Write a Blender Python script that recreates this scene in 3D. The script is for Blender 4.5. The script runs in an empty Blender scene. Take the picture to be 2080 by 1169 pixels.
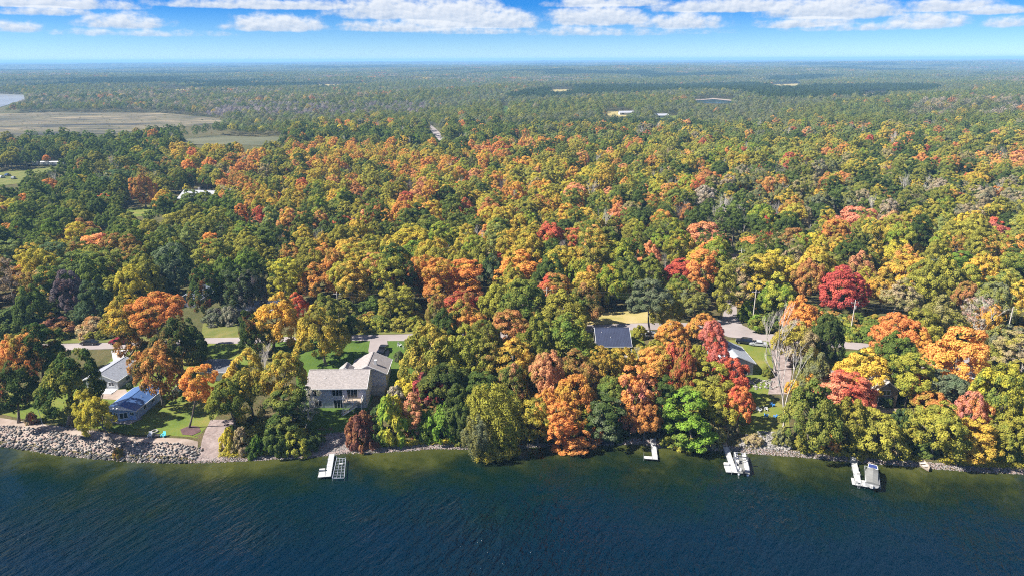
import bpy, bmesh, math, random
import numpy as np
from mathutils import Vector, Matrix
from mathutils.geometry import delaunay_2d_cdt

scene = bpy.context.scene
COL = scene.collection
RAD = math.radians

# ---------------------------------------------------------------- camera
CAMZ, FPX, PITCH, ROLL = 80.0, 1387.0, RAD(18.48), RAD(0.22)
fwd = np.array([0, math.cos(PITCH), -math.sin(PITCH)])
rgt = np.array([1.0, 0, 0])
upv = np.array([0, math.sin(PITCH), math.cos(PITCH)])
rgt, upv = math.cos(ROLL)*rgt - math.sin(ROLL)*upv, math.cos(ROLL)*upv + math.sin(ROLL)*rgt
cam = bpy.data.cameras.new('camera'); camo = bpy.data.objects.new('camera', cam); COL.objects.link(camo)
camo.matrix_world = Matrix(((rgt[0], upv[0], -fwd[0], 0), (rgt[1], upv[1], -fwd[1], 0), (rgt[2], upv[2], -fwd[2], CAMZ), (0, 0, 0, 1)))
cam.lens, cam.sensor_width, cam.clip_start, cam.clip_end = 24.0, 36.0, 0.5, 90000.0
scene.camera = camo

# ---------------------------------------------------------------- sky, sun, exposure
SUN_AZ, SUN_EL = RAD(-98), RAD(46)      # azimuth from +Y (view direction), negative = left
SKY_STRENGTH, SUN_STRENGTH, EXPOSURE = 0.11, 5.0, 1.4
scene.view_settings.view_transform = 'Standard'
scene.view_settings.look = 'None'
scene.view_settings.gamma = 1.0
scene.view_settings.use_curve_mapping = False
scene.view_settings.exposure = EXPOSURE
world = bpy.data.worlds.new('World'); scene.world = world; world.use_nodes = True


class NT:
    """small helper for building node trees"""
    def __init__(self, tree):
        self.t = tree; self.n = tree.nodes; self.l = tree.links
    def node(self, kind, **kw):
        nd = self.n.new(kind)
        for k, v in kw.items(): setattr(nd, k, v)
        return nd
    def put(self, sock, v):
        if hasattr(v, 'is_output'): self.l.new(v, sock)
        elif v is not None: sock.default_value = v
    def math(self, op, a, b=None, c=None, clamp=False):
        nd = self.node('ShaderNodeMath', operation=op, use_clamp=clamp)
        self.put(nd.inputs[0], a)
        if b is not None: self.put(nd.inputs[1], b)
        if c is not None: self.put(nd.inputs[2], c)
        return nd.outputs[0]
    def vmath(self, op, a, b=None, scale=None):
        nd = self.node('ShaderNodeVectorMath', operation=op)
        self.put(nd.inputs[0], a)
        if b is not None: self.put(nd.inputs[1], b)
        if scale is not None: self.put(nd.inputs['Scale'], scale)
        return nd.outputs['Value'] if op in ('LENGTH', 'DOT_PRODUCT') else nd.outputs[0]
    def mix(self, fac, a, b, blend='MIX'):
        nd = self.node('ShaderNodeMix', data_type='RGBA', blend_type=blend)
        self.put(nd.inputs[0], fac)
        for s, v in ((nd.inputs[6], a), (nd.inputs[7], b)):
            self.put(s, (*v, 1) if isinstance(v, tuple) and len(v) == 3 else v)
        return nd.outputs[2]
    def noise(self, vec, scale, detail=2.0, rough=0.5, dims='3D', dist=0.0, out=0):
        nd = self.node('ShaderNodeTexNoise', noise_dimensions=dims)
        if vec is not None: self.put(nd.inputs['Vector'], vec)
        nd.inputs['Scale'].default_value = scale; nd.inputs['Detail'].default_value = detail
        nd.inputs['Roughness'].default_value = rough; nd.inputs['Distortion'].default_value = dist
        return nd.outputs[out]
    def remap(self, v, a, b, c=0.0, d=1.0, smooth=False):
        nd = self.node('ShaderNodeMapRange', interpolation_type='SMOOTHSTEP' if smooth else 'LINEAR')
        self.put(nd.inputs[0], v)
        for i, x in enumerate((a, b, c, d)): self.put(nd.inputs[i+1], x)
        return nd.outputs[0]
    def ramp(self, fac, stops):
        nd = self.node('ShaderNodeValToRGB'); self.put(nd.inputs[0], fac)
        el = nd.color_ramp.elements
        while len(el) < len(stops): el.new(0.5)
        for e, (p, c) in zip(el, stops): e.position = p; e.color = (*c, 1) if len(c) == 3 else c
        return nd.outputs[0]


def build_world():
    w = NT(world.node_tree); w.n.clear()
    out = w.node('ShaderNodeOutputWorld'); bg = w.node('ShaderNodeBackground')
    sky = w.node('ShaderNodeTexSky', sky_type='NISHITA', sun_disc=False)
    sky.sun_elevation = SUN_EL; sky.sun_rotation = SUN_AZ
    sky.altitude = 2500; sky.air_density = 1.0; sky.dust_density = 0.0; sky.ozone_density = 4.0
    geo = w.node('ShaderNodeTexCoord')
    d = geo.outputs['Generated']
    sep = w.node('ShaderNodeSeparateXYZ'); w.l.new(d, sep.inputs[0])
    z = sep.outputs[2]
    az = w.math('ARCTAN2', sep.outputs[0], sep.outputs[1])          # radians, 0 = view direction
    el = w.math('ARCSINE', z)
    # ---- cumulus: rows of flat-bottomed heaps; coordinates in degrees
    azd = w.math('MULTIPLY', az, 57.2958); eld = w.math('MULTIPLY', el, 57.2958)
    cv = w.node('ShaderNodeCombineXYZ'); w.put(cv.inputs[0], azd); w.put(cv.inputs[1], w.math('MULTIPLY', eld, 1.55))
    n1 = w.noise(cv.outputs[0], 0.85, 8.0, 0.58)                    # lumpy outline
    n1u = w.noise(w.vmath('ADD', cv.outputs[0], (-.18, .24, 0)), 0.85, 5.0, 0.58)
    n2 = w.noise(cv.outputs[0], 1.6, 5.0, 0.6)
    warp = w.math('MULTIPLY', w.math('SUBTRACT', n1, 0.5), 6.4)
    # heaps the photograph shows: (azimuth, base elevation, half width, height) in degrees
    dens = None; upmax = None
    for (a0, b0, hw, ht, k) in CLOUDS:
        dx = w.math('DIVIDE', w.math('SUBTRACT', azd, a0), hw)
        dy = w.math('SUBTRACT', eld, b0)
        up = w.math('DIVIDE', w.math('MAXIMUM', dy, 0.0), ht)
        dn = w.math('DIVIDE', w.math('MINIMUM', dy, 0.0), 0.22*ht+0.06)
        q = w.math('ADD', w.math('MULTIPLY', dx, dx), w.math('ADD', w.math('MULTIPLY', up, up), w.math('MULTIPLY', dn, dn)))
        f = w.math('MULTIPLY', w.math('SUBTRACT', 1.0, q), k)
        dens = f if dens is None else w.math('SMOOTH_MAX', dens, f, 0.35)
        u = w.math('MULTIPLY', up, w.math('MULTIPLY', w.math('ADD', f, .25), 3.0, clamp=True)); upmax = u if upmax is None else w.math('MAXIMUM', upmax, u)
    # the same kind of cloud field goes on all round and overhead
    pz = w.math('MAXIMUM', w.math('ADD', z, 0.06), 0.03)
    pv = w.node('ShaderNodeCombineXYZ')
    w.put(pv.inputs[0], w.math('DIVIDE', sep.outputs[0], pz)); w.put(pv.inputs[1], w.math('DIVIDE', sep.outputs[1], pz))
    n3 = w.noise(pv.outputs[0], 0.75, 6.0, 0.55)
    field = w.math('MULTIPLY', w.math('SUBTRACT', n3, 0.53), 9.0)
    field = w.math('MULTIPLY', field, w.remap(eld, 6.0, 12.0, 0.0, 1.0, True))
    field = w.math('SUBTRACT', field, w.remap(eld, 6.0, 10.0, 2.0, 0.0))
    dens = w.math('ADD', w.math('MAXIMUM', dens, field), w.math('MULTIPLY', warp, 0.55))
    cover = w.remap(dens, -0.5, 1.05, 0.0, 1.0, True)
    slope = w.math('MULTIPLY', w.math('SUBTRACT', n1, n1u), 2.2)
    lit = w.math('ADD', w.math('ADD', w.math('MULTIPLY', upmax, .75), slope), w.math('MULTIPLY', w.math('SUBTRACT', n2, .5), .5))
    lit = w.math('ADD', lit, w.remap(eld, 6.0, 12.0, .36, .75), clamp=True)
    ccol = w.mix(lit, (1.85, 2.2, 2.75), (3.2, 3.3, 3.45))
    tint = w.mix(w.remap(eld, 0.0, 4.0, 0.0, 1.0), SKY_LOW, SKY_TINT)
    skyc = w.mix(1.0, sky.outputs[0], tint, 'MULTIPLY')
    col = w.mix(w.math('MULTIPLY', cover, w.remap(eld, 0.2, 2.2, 0.0, 0.93)), skyc, ccol)
    w.l.new(col, bg.inputs[0]); bg.inputs[1].default_value = SKY_STRENGTH
    w.l.new(bg.outputs[0], out.inputs[0])


SKY_LOW, SKY_TINT = (0.33, 0.425, 0.53), (0.042, 0.21, 0.44)      # clear, dry autumn air: deeper blue upwards


def azel(px, py):
    v = fwd*FPX + (px-1040)*rgt - (py-584.5)*upv
    v = v/np.linalg.norm(v)
    return math.degrees(math.atan2(v[0], v[1])), math.degrees(math.asin(v[2]))


# cumulus heaps: where the photograph shows them, as bearings; (centre x, base y, half width, height, density) in photo pixels
CLOUDS = []
for (cx, by, hw, ht, k) in [(110, 12, 175, 16, 1.3), (95, 27, 85, 12, .9), (40, 61, 62, 14, 1.0), (250, 52, 90, 22, 1.0), (170, 68, 70, 8, .5),
                            (330, 70, 110, 8, .5), (560, 57, 105, 24, 1.5), (560, 14, 250, 14, 1.2), (800, 30, 130, 34, 1.6), (930, 46, 125, 46, 1.8),
                            (1030, 50, 62, 28, 1.7), (830, 60, 140, 16, 1.1), (960, 66, 110, 8, .6), (1230, 10, 120, 14, 1.2), (1215, 44, 115, 28, 1.6),
                            (1170, 68, 85, 12, .7), (1390, 52, 90, 22, 1.1), (1330, 68, 110, 8, .5), (1490, 18, 190, 20, 1.5), (1690, 30, 150, 34, 1.7), (1640, 52, 110, 14, 1.0),
                            (1880, 52, 95, 22, 1.2), (1930, 18, 130, 16, 1.3), (2030, 24, 80, 12, 1.0), (2060, 50, 70, 14, .9), (1760, 58, 150, 9, .6),
                            (-220, 40, 170, 22, 1.1), (2330, 40, 190, 24, 1.2)]:
    a, e = azel(cx, by); a2, e2 = azel(cx+hw, by); a3, e3 = azel(cx, by-ht)
    CLOUDS.append((a, e, max(abs(a2-a), .3), max(abs(e3-e), .2)*1.25, k))
build_world()

sun = bpy.data.lights.new('sun', 'SUN'); suno = bpy.data.objects.new('sun', sun); COL.objects.link(suno)
sun.energy, sun.angle, sun.color = SUN_STRENGTH, RAD(0.53), (1.0, 0.955, 0.88)
sdir = Vector((math.sin(SUN_AZ)*math.cos(SUN_EL), math.cos(SUN_AZ)*math.cos(SUN_EL), math.sin(SUN_EL)))
suno.rotation_euler = sdir.to_track_quat('Z', 'Y').to_euler()
suno.location = (0, 0, 300)

# ---------------------------------------------------------------- place: from photo pixels to points on the ground
def ray(px, py):
    v = fwd*FPX + (px-1040)*rgt - (py-584.5)*upv
    return v/np.linalg.norm(v)
def plane_hit(px, py, z):
    v = ray(px, py); t = (z-CAMZ)/v[2]
    return v[0]*t, v[1]*t
def project(x, y, z):
    v = np.array([x, y, z-CAMZ]); k = FPX/(v@fwd)
    return 1040+(v@rgt)*k, 584.5-(v@upv)*k

SHORE_PX = [(0, 903), (60, 912), (120, 922), (200, 930), (280, 936), (380, 938), (430, 938), (500, 935), (560, 931), (620, 929), (655, 925),
            (700, 920), (760, 918), (820, 915), (880, 910), (960, 911), (1060, 908), (1130, 905), (1215, 903), (1300, 900), (1340, 907), (1400, 911),
            (1460, 914), (1530, 920), (1600, 925), (1660, 930), (1720, 936), (1800, 942), (1860, 946), (1900, 951), (2000, 958), (2080, 961)]
SH = np.array([plane_hit(a, b, 0.0) for a, b in SHORE_PX])
def ys(x): return np.interp(x, SH[:, 0], SH[:, 1])
def ss(a, b, v):
    t = np.clip((v-a)/(b-a), 0, 1); return t*t*(3-2*t)

def ground(x, y):
    x = np.asarray(x, float); y = np.asarray(y, float)
    d = y-ys(x)
    z = np.where(d < 0, np.maximum(d*0.22, -3.0), 0)
    rk = 1-ss(-72, -66, x)        # steep rock bank on the left, flat cobble beach elsewhere
    z = z + rk*2.1*ss(-0.5, 4.5, d) + (1-rk)*(.45*ss(-.5, 2.2, d)+1.65*ss(2.0, 9.5, d))
    z = z + 3.0*ss(14, 46, d)*(0.30+0.70*ss(-78, -52, x))
    far = ss(120, 500, d)
    z = z + far*(3.2*np.sin(x/173+1.1)*np.sin(y/241+0.4) + 2.4*np.sin(x/97-y/131+2.0)) + far*2.5
    vf = ss(900, 3500, d)
    z = z + vf*(11.0*np.sin(x/860+0.6)*np.sin(y/700+1.9) + 8.0*np.sin(x/1900-y/1100)) + 6*ss(3000, 14000, d)
    wet = ss(0.26, 0.38, -x/np.maximum(y, 1.0))*ss(640, 760, y)*(1-ss(1200, 1400, y))     # marsh on the left lies low and flat
    return z*(1-wet)+1.2*wet

def G(px, py, h=0.0):
    """world point whose height above the ground is h and which the photograph shows at (px, py)"""
    z = h
    for _ in range(25):
        x, y = plane_hit(px, py, z)
        z = 0.5*z+0.5*(float(ground(x, y))+h)
    return np.array([x, y, float(ground(x, y))+h])
def gz(x, y): return float(ground(x, y))

# ---------------------------------------------------------------- object helpers
MATS = {}
def tag(o, label=None, cat=None, group=None, kind=None):
    if label: o['label'] = label
    if cat: o['category'] = cat
    if group: o['group'] = group
    if kind: o['kind'] = kind
    return o
def link(name, me, parent=None, loc=None, mat=None):
    o = bpy.data.objects.new(name, me); COL.objects.link(o)
    if parent is not None: o.parent = parent
    if loc is not None: o.location = loc
    if mat is not None and me is not None and not me.materials: me.materials.append(mat)
    return o
def empty(name, loc, rz=0.0):
    o = bpy.data.objects.new(name, None); COL.objects.link(o)
    o.location = loc; o.rotation_euler = (0, 0, rz); o.empty_display_size = 0.3
    return o
def np_mesh(name, verts, faces):
    """faces: (n,3) or (n,4) int array"""
    me = bpy.data.meshes.new(name)
    verts = np.ascontiguousarray(verts, np.float32); faces = np.ascontiguousarray(faces, np.int32)
    n, k = faces.shape
    me.vertices.add(len(verts)); me.vertices.foreach_set('co', verts.ravel())
    me.loops.add(n*k); me.loops.foreach_set('vertex_index', faces.ravel())
    me.polygons.add(n); me.polygons.foreach_set('loop_start', np.arange(0, n*k, k, dtype=np.int32))
    me.polygons.foreach_set('loop_total', np.full(n, k, np.int32))
    me.update(calc_edges=True)
    return me
def grid_mesh(name, xs, ysv, zf):
    X, Y = np.meshgrid(xs, ysv); Z = zf(X, Y)
    v = np.stack([X.ravel(), Y.ravel(), Z.ravel()], 1)
    nx, ny = len(xs), len(ysv)
    i = np.arange((ny-1)*(nx-1)); r = i//(nx-1); c = i % (nx-1); a = r*nx+c
    return np_mesh(name, v, np.stack([a, a+1, a+nx+1, a+nx], 1))

class MB:
    """collects boxes, bars, tubes and polygons into one mesh"""
    def __init__(self): self.v = []; self.f = []
    def poly(self, pts):
        b = len(self.v); self.v += [tuple(p) for p in pts]; self.f.append(tuple(range(b, b+len(pts)))); return self
    def hexa(self, p):      # 8 corners: bottom 4 (ccw from above), top 4
        b = len(self.v); self.v += [tuple(q) for q in p]
        for q in ((3, 2, 1, 0), (4, 5, 6, 7), (0, 1, 5, 4), (1, 2, 6, 5), (2, 3, 7, 6), (3, 0, 4, 7)): self.f.append(tuple(b+i for i in q))
        return self
    def box(self, x0, x1, y0, y1, z0, z1):
        return self.hexa([(x0, y0, z0), (x1, y0, z0), (x1, y1, z0), (x0, y1, z0), (x0, y0, z1), (x1, y0, z1), (x1, y1, z1), (x0, y1, z1)])
    def bar(self, p, q, w, h=None):
        p = Vector(p); q = Vector(q); d = (q-p).normalized(); h = h or w
        s = d.cross(Vector((0, 0, 1)))
        s = Vector((1, 0, 0)) if s.length < 1e-4 else s.normalized()
        u = s.cross(d).normalized(); s = s*w/2; u = u*h/2
        return self.hexa([p-s-u, p+s-u, q+s-u, q-s-u, p-s+u, p+s+u, q+s+u, q-s+u])
    def tube(self, pts, rads, n=8, cap=True):
        pts = [Vector(p) for p in pts]; b0 = len(self.v)
        for i, p in enumerate(pts):
            d = (pts[min(i+1, len(pts)-1)]-pts[max(i-1, 0)]).normalized()
            a = d.cross(Vector((0.13, 0.99, 0.05))); a = a.normalized() if a.length > 1e-3 else Vector((1, 0, 0)); c = d.cross(a)
            for k in range(n):
                t = 2*math.pi*k/n; self.v.append(tuple(p+(a*math.cos(t)+c*math.sin(t))*rads[i]))
        for i in range(len(pts)-1):
            for k in range(n):
                a = b0+i*n+k; b = b0+i*n+(k+1) % n; self.f.append((a, b, b+n, a+n))
        if cap:
            self.f.append(tuple(b0+k for k in range(n))[::-1]); self.f.append(tuple(b0+(len(pts)-1)*n+k for k in range(n)))
        return self
    def mesh(self, name, bevel=0.0, smooth=False):
        me = bpy.data.meshes.new(name); me.from_pydata(self.v, [], self.f)
        bm = bmesh.new(); bm.from_mesh(me)
        bmesh.ops.recalc_face_normals(bm, faces=bm.faces)
        if bevel > 0:
            bmesh.ops.bevel(bm, geom=list(bm.edges), offset=bevel, segments=1, affect='EDGES', clamp_overlap=True)
        bm.to_mesh(me); bm.free()
        if smooth: me.polygons.foreach_set('use_smooth', [True]*len(me.polygons))
        me.update(); return me
    def build(self, name, mat, parent=None, bevel=0.0, smooth=False):
        me = self.mesh(name, bevel, smooth); me.materials.append(mat)
        return link(name, me, parent)

def copy_tree(o, parent=None):
    c = o.copy(); COL.objects.link(c); c.parent = parent
    for ch in list(o.children): copy_tree(ch, c)
    return c

def new_mat(name):
    m = bpy.data.materials.new(name); m.use_nodes = True
    t = NT(m.node_tree); bsdf = m.node_tree.nodes['Principled BSDF']
    MATS[name] = m
    return m, t, bsdf
def simple(name, col, rough=0.6, var=0.12, scale=3.0, metal=0.0, spec=0.4, bump=0.0, stretch=None):
    """painted or natural surface with slight unevenness"""
    m, t, b = new_mat(name)
    co = t.node('ShaderNodeTexCoord').outputs['Object']
    if stretch: co = t.vmath('MULTIPLY', co, stretch)
    n = t.noise(co, scale, 5.0, 0.6)
    lo = tuple(c*(1-var) for c in col); hi = tuple(min(1, c*(1+var)) for c in col)
    t.put(b.inputs['Base Color'], t.mix(t.remap(n, 0.3, 0.7), lo, hi))
    b.inputs['Roughness'].default_value = rough; b.inputs['Metallic'].default_value = metal
    b.inputs['Specular IOR Level'].default_value = spec
    if bump:
        bp = t.node('ShaderNodeBump'); bp.inputs['Distance'].default_value = bump; bp.inputs['Strength'].default_value = 0.6
        t.put(bp.inputs['Height'], n); t.l.new(bp.outputs[0], b.inputs['Normal'])
    return m

# ---------------------------------------------------------------- foliage and bark materials
def leaf_material(name, trans=0.40):
    m = bpy.data.materials.new(name); m.use_nodes = True; MATS[name] = m
    t = NT(m.node_tree); t.n.clear()
    out = t.node('ShaderNodeOutputMaterial')
    A = t.node('ShaderNodeAttribute', attribute_type='INSTANCER', attribute_name='ta').outputs['Color']
    B = t.node('ShaderNodeAttribute', attribute_type='INSTANCER', attribute_name='tb').outputs['Color']
    M = t.node('ShaderNodeAttribute', attribute_type='INSTANCER', attribute_name='tm').outputs['Fac']
    tc = t.node('ShaderNodeTexCoord').outputs['Object']
    oi = t.node('ShaderNodeObjectInfo').outputs['Random']
    geo = t.node('ShaderNodeNewGeometry')
    off = t.node('ShaderNodeCombineXYZ'); t.put(off.inputs[0], t.math('MULTIPLY', oi, 57.0)); t.put(off.inputs[1], t.math('MULTIPLY', oi, 131.0))
    n = t.noise(t.vmath('ADD', tc, off.outputs[0]), 0.28, 4.0, 0.65)
    wn = t.noise(geo.outputs['Position'], 0.06, 2.0, 0.5)
    sep = t.node('ShaderNodeSeparateXYZ'); t.l.new(tc, sep.inputs[0])
    f = t.math('ADD', t.math('MULTIPLY', t.math('SUBTRACT', n, 0.5), 4.2), t.math('MULTIPLY', t.math('SUBTRACT', M, 0.5), 2.0))
    f = t.math('ADD', f, t.math('MULTIPLY', t.math('SUBTRACT', wn, 0.5), 1.2))
    isl = geo.outputs['Random Per Island']
    f = t.math('ADD', t.math('ADD', f, 0.5), t.math('MULTIPLY', t.math('SUBTRACT', isl, 0.5), 0.35), clamp=True)
    c = t.mix(f, A, B)
    hs = t.node('ShaderNodeHueSaturation'); t.put(hs.inputs['Color'], c)
    t.put(hs.inputs['Value'], t.remap(isl, 0, 1, 0.82, 1.2))
    t.put(hs.inputs['Hue'], t.remap(t.math('FRACT', t.math('MULTIPLY', isl, 7.3)), 0, 1, 0.488, 0.512))
    d = t.node('ShaderNodeBsdfDiffuse'); t.l.new(hs.outputs[0], d.inputs[0])
    tr = t.node('ShaderNodeBsdfTranslucent'); t.l.new(hs.outputs[0], tr.inputs[0])
    mx = t.node('ShaderNodeMixShader'); mx.inputs[0].default_value = trans
    t.l.new(d.outputs[0], mx.inputs[1]); t.l.new(tr.outputs[0], mx.inputs[2]); t.l.new(mx.outputs[0], out.inputs[0])
    return m
LEAF = leaf_material('foliage')
BARK = simple('bark', (0.15, 0.125, 0.10), 0.9, 0.35, 1.6, spec=0.1, stretch=(3, 3, .6))
PALE_BARK = simple('pale_bark', (0.42, 0.38, 0.34), 0.9, 0.25, 1.6, spec=0.1, stretch=(3, 3, .6))

# ---------------------------------------------------------------- tree prototypes (meshes)
def unit(v): return v/np.maximum(np.linalg.norm(v, axis=-1, keepdims=True), 1e-9)
def leaf_quads(rng, pos, nrm, size):
    n = len(pos)
    t = unit(np.cross(nrm, rng.normal(size=(n, 3)))); b = np.cross(nrm, t)
    s = (size*rng.uniform(0.65, 1.35, n))[:, None]; asp = rng.uniform(0.55, 0.9, n)[:, None]
    drop = nrm*s*rng.uniform(-0.25, 0.25, n)[:, None]
    v = np.stack([pos-t*s*.5, pos-b*s*.5*asp+drop, pos+t*s*.55, pos+b*s*.5*asp+drop*.5], 1).reshape(-1, 3)
    return v, np.arange(4*n).reshape(n, 4)
def lobes_round(rng, R, RZ, k):
    L = [(np.array([rng.uniform(-.12, .12)*R, rng.uniform(-.12, .12)*R, .42*RZ]), .52*R)]
    a0 = rng.uniform(0, 6.28)
    for i in range(k):
        a = a0+6.283*i/k+rng.uniform(-.3, .3); q = rng.uniform(.42, .60)*R
        L.append((np.array([q*math.cos(a), q*math.sin(a), rng.uniform(-.26, .26)*RZ]), rng.uniform(.38, .50)*R))
    L.append((np.array([0, 0, -.05*RZ]), .5*R))
    for i in range(3):
        a = a0+.5+2.094*i; L.append((np.array([.30*R*math.cos(a), .30*R*math.sin(a), .22*RZ]), .44*R))
    return L
def lobes_tall(rng, R, RZ, k):
    L = []
    for i in range(k):
        z = -0.7+1.5*i/(k-1); a = rng.uniform(0, 6.28); w = math.sqrt(max(.12, 1-(z*0.85)**2))
        q = rng.uniform(.2, .48)*R*w; L.append((np.array([q*math.cos(a), q*math.sin(a), z*.72*RZ]), R*(.30+.28*w)))
    return L
def crown(seed, lobes, clump=1.05, per=11, leaf=0.42, leaves=56, down=-0.42, droop=0.0, hole=0.0):
    rng = np.random.default_rng(seed); P = []; N = []
    C = np.array([c for c, r in lobes]); Rr = np.array([r for c, r in lobes])
    for i, (c, r) in enumerate(lobes):
        n = max(5, int(per*(r/2.3)**2))
        k = np.arange(n)+.5; ph = np.arccos(1-2*k/n); th = np.pi*(1+5**.5)*k+rng.uniform(0, 6)
        dirs = unit(np.stack([np.cos(th)*np.sin(ph), np.sin(th)*np.sin(ph), np.cos(ph)], 1)+rng.normal(size=(n, 3))*.22)
        for d in dirs:
            if d[2] < down or rng.random() < hole: continue
            p = c+d*r*rng.uniform(.72, 1.02)
            dist = np.linalg.norm(C-p, axis=1)/Rr; dist[i] = 9
            if dist.min() < .66: continue
            cr = clump*rng.uniform(.7, 1.3); m = int(leaves*(cr/clump)**2)
            ld = unit(unit(rng.normal(size=(m, 3)))+.75*d+np.array([0, 0, .35]))
            q = p+ld*(cr*np.array([1, 1, .8]))*rng.uniform(.62, 1.06, m)[:, None]
            if droop: q[:, 2] -= droop*rng.random(m)**2*3
            P.append(q); N.append(unit(ld+rng.normal(size=(m, 3))*.34+np.array([0, 0, .15])))
    return leaf_quads(rng, np.concatenate(P), np.concatenate(N), leaf)
def trunk(seed, top=10.0, r0=.30, limbs=5, R=5.0, fork=4.6, n=7):
    rng = random.Random(seed); b = MB(); pts = []; rs = []; x = y = 0
    for i in range(7):
        z = top*i/6; pts.append((x, y, z-.15 if i == 0 else z)); rs.append(r0*(1.35 if i == 0 else 1-.72*i/6)); x += rng.uniform(-.16, .16); y += rng.uniform(-.16, .16)
    b.tube(pts, rs, n)
    for i in range(limbs):
        z = fork+(top-fork)*.75*i/limbs; a = 6.283*i/limbs+rng.uniform(-.5, .5); L = R*rng.uniform(.5, .75)
        p0 = Vector(pts[min(5, int(z/top*6))]); p0.z = z; d = Vector((math.cos(a), math.sin(a), rng.uniform(.5, .95)))
        b.tube([p0, p0+d*L*.5+Vector((0, 0, .2)), p0+d*L+Vector((0, 0, .7))], [r0*.48, r0*.30, r0*.12], 5)
    return b
CROWN_Z = 9.0       # height of the crown centre in every prototype
CROWNS = {}; TRUNKS = {}
for i in range(6):
    r = np.random.default_rng(100+i); CROWNS['maple', i] = crown(200+i, lobes_round(r, 5.0, 5.4, 7), clump=.95, per=20, leaf=.31, leaves=150)
for i in range(4):
    r = np.random.default_rng(140+i); CROWNS['tall', i] = crown(240+i, lobes_tall(r, 4.6, 7.6, 8), clump=.9, per=18, leaf=.31, leaves=140)
for i in range(3):      # airy, thinning crowns
    r = np.random.default_rng(160+i); CROWNS['thin', i] = crown(260+i, lobes_tall(r, 4.6, 6.6, 8), clump=.85, per=14, leaf=.28, leaves=62, hole=.12)
for i in range(2):
    r = np.random.default_rng(170+i); CROWNS['willow', i] = crown(270+i, lobes_round(r, 5.2, 5.4, 8), clump=.95, per=20, leaf=.29, leaves=130, down=-.8, droop=.55)
for i in range(4):
    r = np.random.default_rng(180+i); L = [(c*np.array([1, 1, .9]), rr) for c, rr in lobes_round(r, 5.0, 4.6, 7)]
    CROWNS['shrub', i] = crown(280+i, L, clump=1.2, per=13, leaf=.58, leaves=95, down=-.35)
for i in range(2):      # narrow column
    r = np.random.default_rng(190+i); L = [(np.array([r.uniform(-.4, .4), r.uniform(-.4, .4), z]), 2.6*(1-abs(z-.5)/9.5)) for z in np.linspace(-6.2, 6.6, 9)]
    CROWNS['column', i] = crown(290+i, L, clump=.9, per=12, leaf=.45, leaves=80, down=-.7)
for i in range(4): TRUNKS[i] = trunk(300+i)
EXT = {}
for k, (v, f) in CROWNS.items():      # true half width, half height and middle of each crown
    lo_, hi_ = np.percentile(v[:, 2], (1.5, 98.5)); w_ = [(np.percentile(v[:, i], 98.5)-np.percentile(v[:, i], 1.5))/2 for i in (0, 1)]
    EXT[k] = (sum(w_)/2, (hi_-lo_)/2, (hi_+lo_)/2)
LEAF_ME = {}; TRUNK_ME = {}
for k, (v, f) in CROWNS.items():
    me = np_mesh('crown_leaves', v, f); me.materials.append(LEAF); LEAF_ME[k] = me
for k, b in TRUNKS.items():
    TRUNK_ME[k] = b.mesh('trunk_wood', smooth=True); TRUNK_ME[k].materials.append(BARK)
PALE_TRUNK = trunk(333, r0=.24).mesh('trunk_wood', smooth=True); PALE_TRUNK.materials.append(PALE_BARK)

def bare_tree(seed, h=17.0, r0=.22, spread=.42, depth=4):
    """leafless tree: forking limbs down to twigs"""
    rng = random.Random(seed); wood = MB()
    def grow(p, d, L, r, k):
        q = p+d*L*.5+Vector((rng.uniform(-.1, .1), rng.uniform(-.1, .1), 0))*L*.25; e = q+(d+Vector((rng.uniform(-.15, .15), rng.uniform(-.15, .15), .12))).normalized()*L*.5
        wood.tube([p, q, e], [r, r*.8, r*.62], 5 if k < 2 else 3, cap=False)
        if k >= depth: return
        for i in range(3 if k else 4):
            a = rng.uniform(0, 6.28); s = spread*rng.uniform(.6, 1.5)
            side = Vector((math.cos(a), math.sin(a), 0)); nd = (d+side*s+Vector((0, 0, .15))).normalized()
            grow(e if i < 2 else q.lerp(e, rng.random()), nd, L*rng.uniform(.55, .8), r*.58, k+1)
    grow(Vector((0, 0, -.2)), Vector((0, 0, 1)), h*.36, r0, 0)
    return wood

# ---------------------------------------------------------------- leaf colours (base colour, linear)
PAL = {'dk': (.075, .108, .030), 'gr': (.150, .200, .042), 'ol': (.260, .255, .050), 'br': (.200, .300, .040), 'bl': (.120, .190, .090),
       'lg': (.260, .300, .095), 'ye': (.580, .480, .060), 'yo': (.410, .370, .058), 'go': (.630, .410, .070), 'or': (.680, .310, .085), 'ru': (.460, .230, .085),
       'sa': (.660, .320, .170), 're': (.580, .140, .080), 'cr': (.430, .075, .075), 'pk': (.580, .240, .200), 'ma': (.200, .095, .070), 'ta': (.430, .340, .195),
       'tw': (.430, .370, .300), 'gg': (.200, .220, .130), 'pu': (.160, .132, .137)}
WORD = {'dk': 'dark green', 'gr': 'green', 'ol': 'olive green', 'br': 'bright green', 'bl': 'bluish green', 'lg': 'pale green', 'ye': 'yellow', 'yo': 'yellow-green',
        'go': 'golden', 'or': 'orange', 'ru': 'russet', 'sa': 'salmon orange', 're': 'red', 'cr': 'crimson', 'pk': 'pinkish red', 'ma': 'maroon', 'ta': 'tan',
        'tw': 'greyish', 'gg': 'grey-green', 'pu': 'purplish'}

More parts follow.
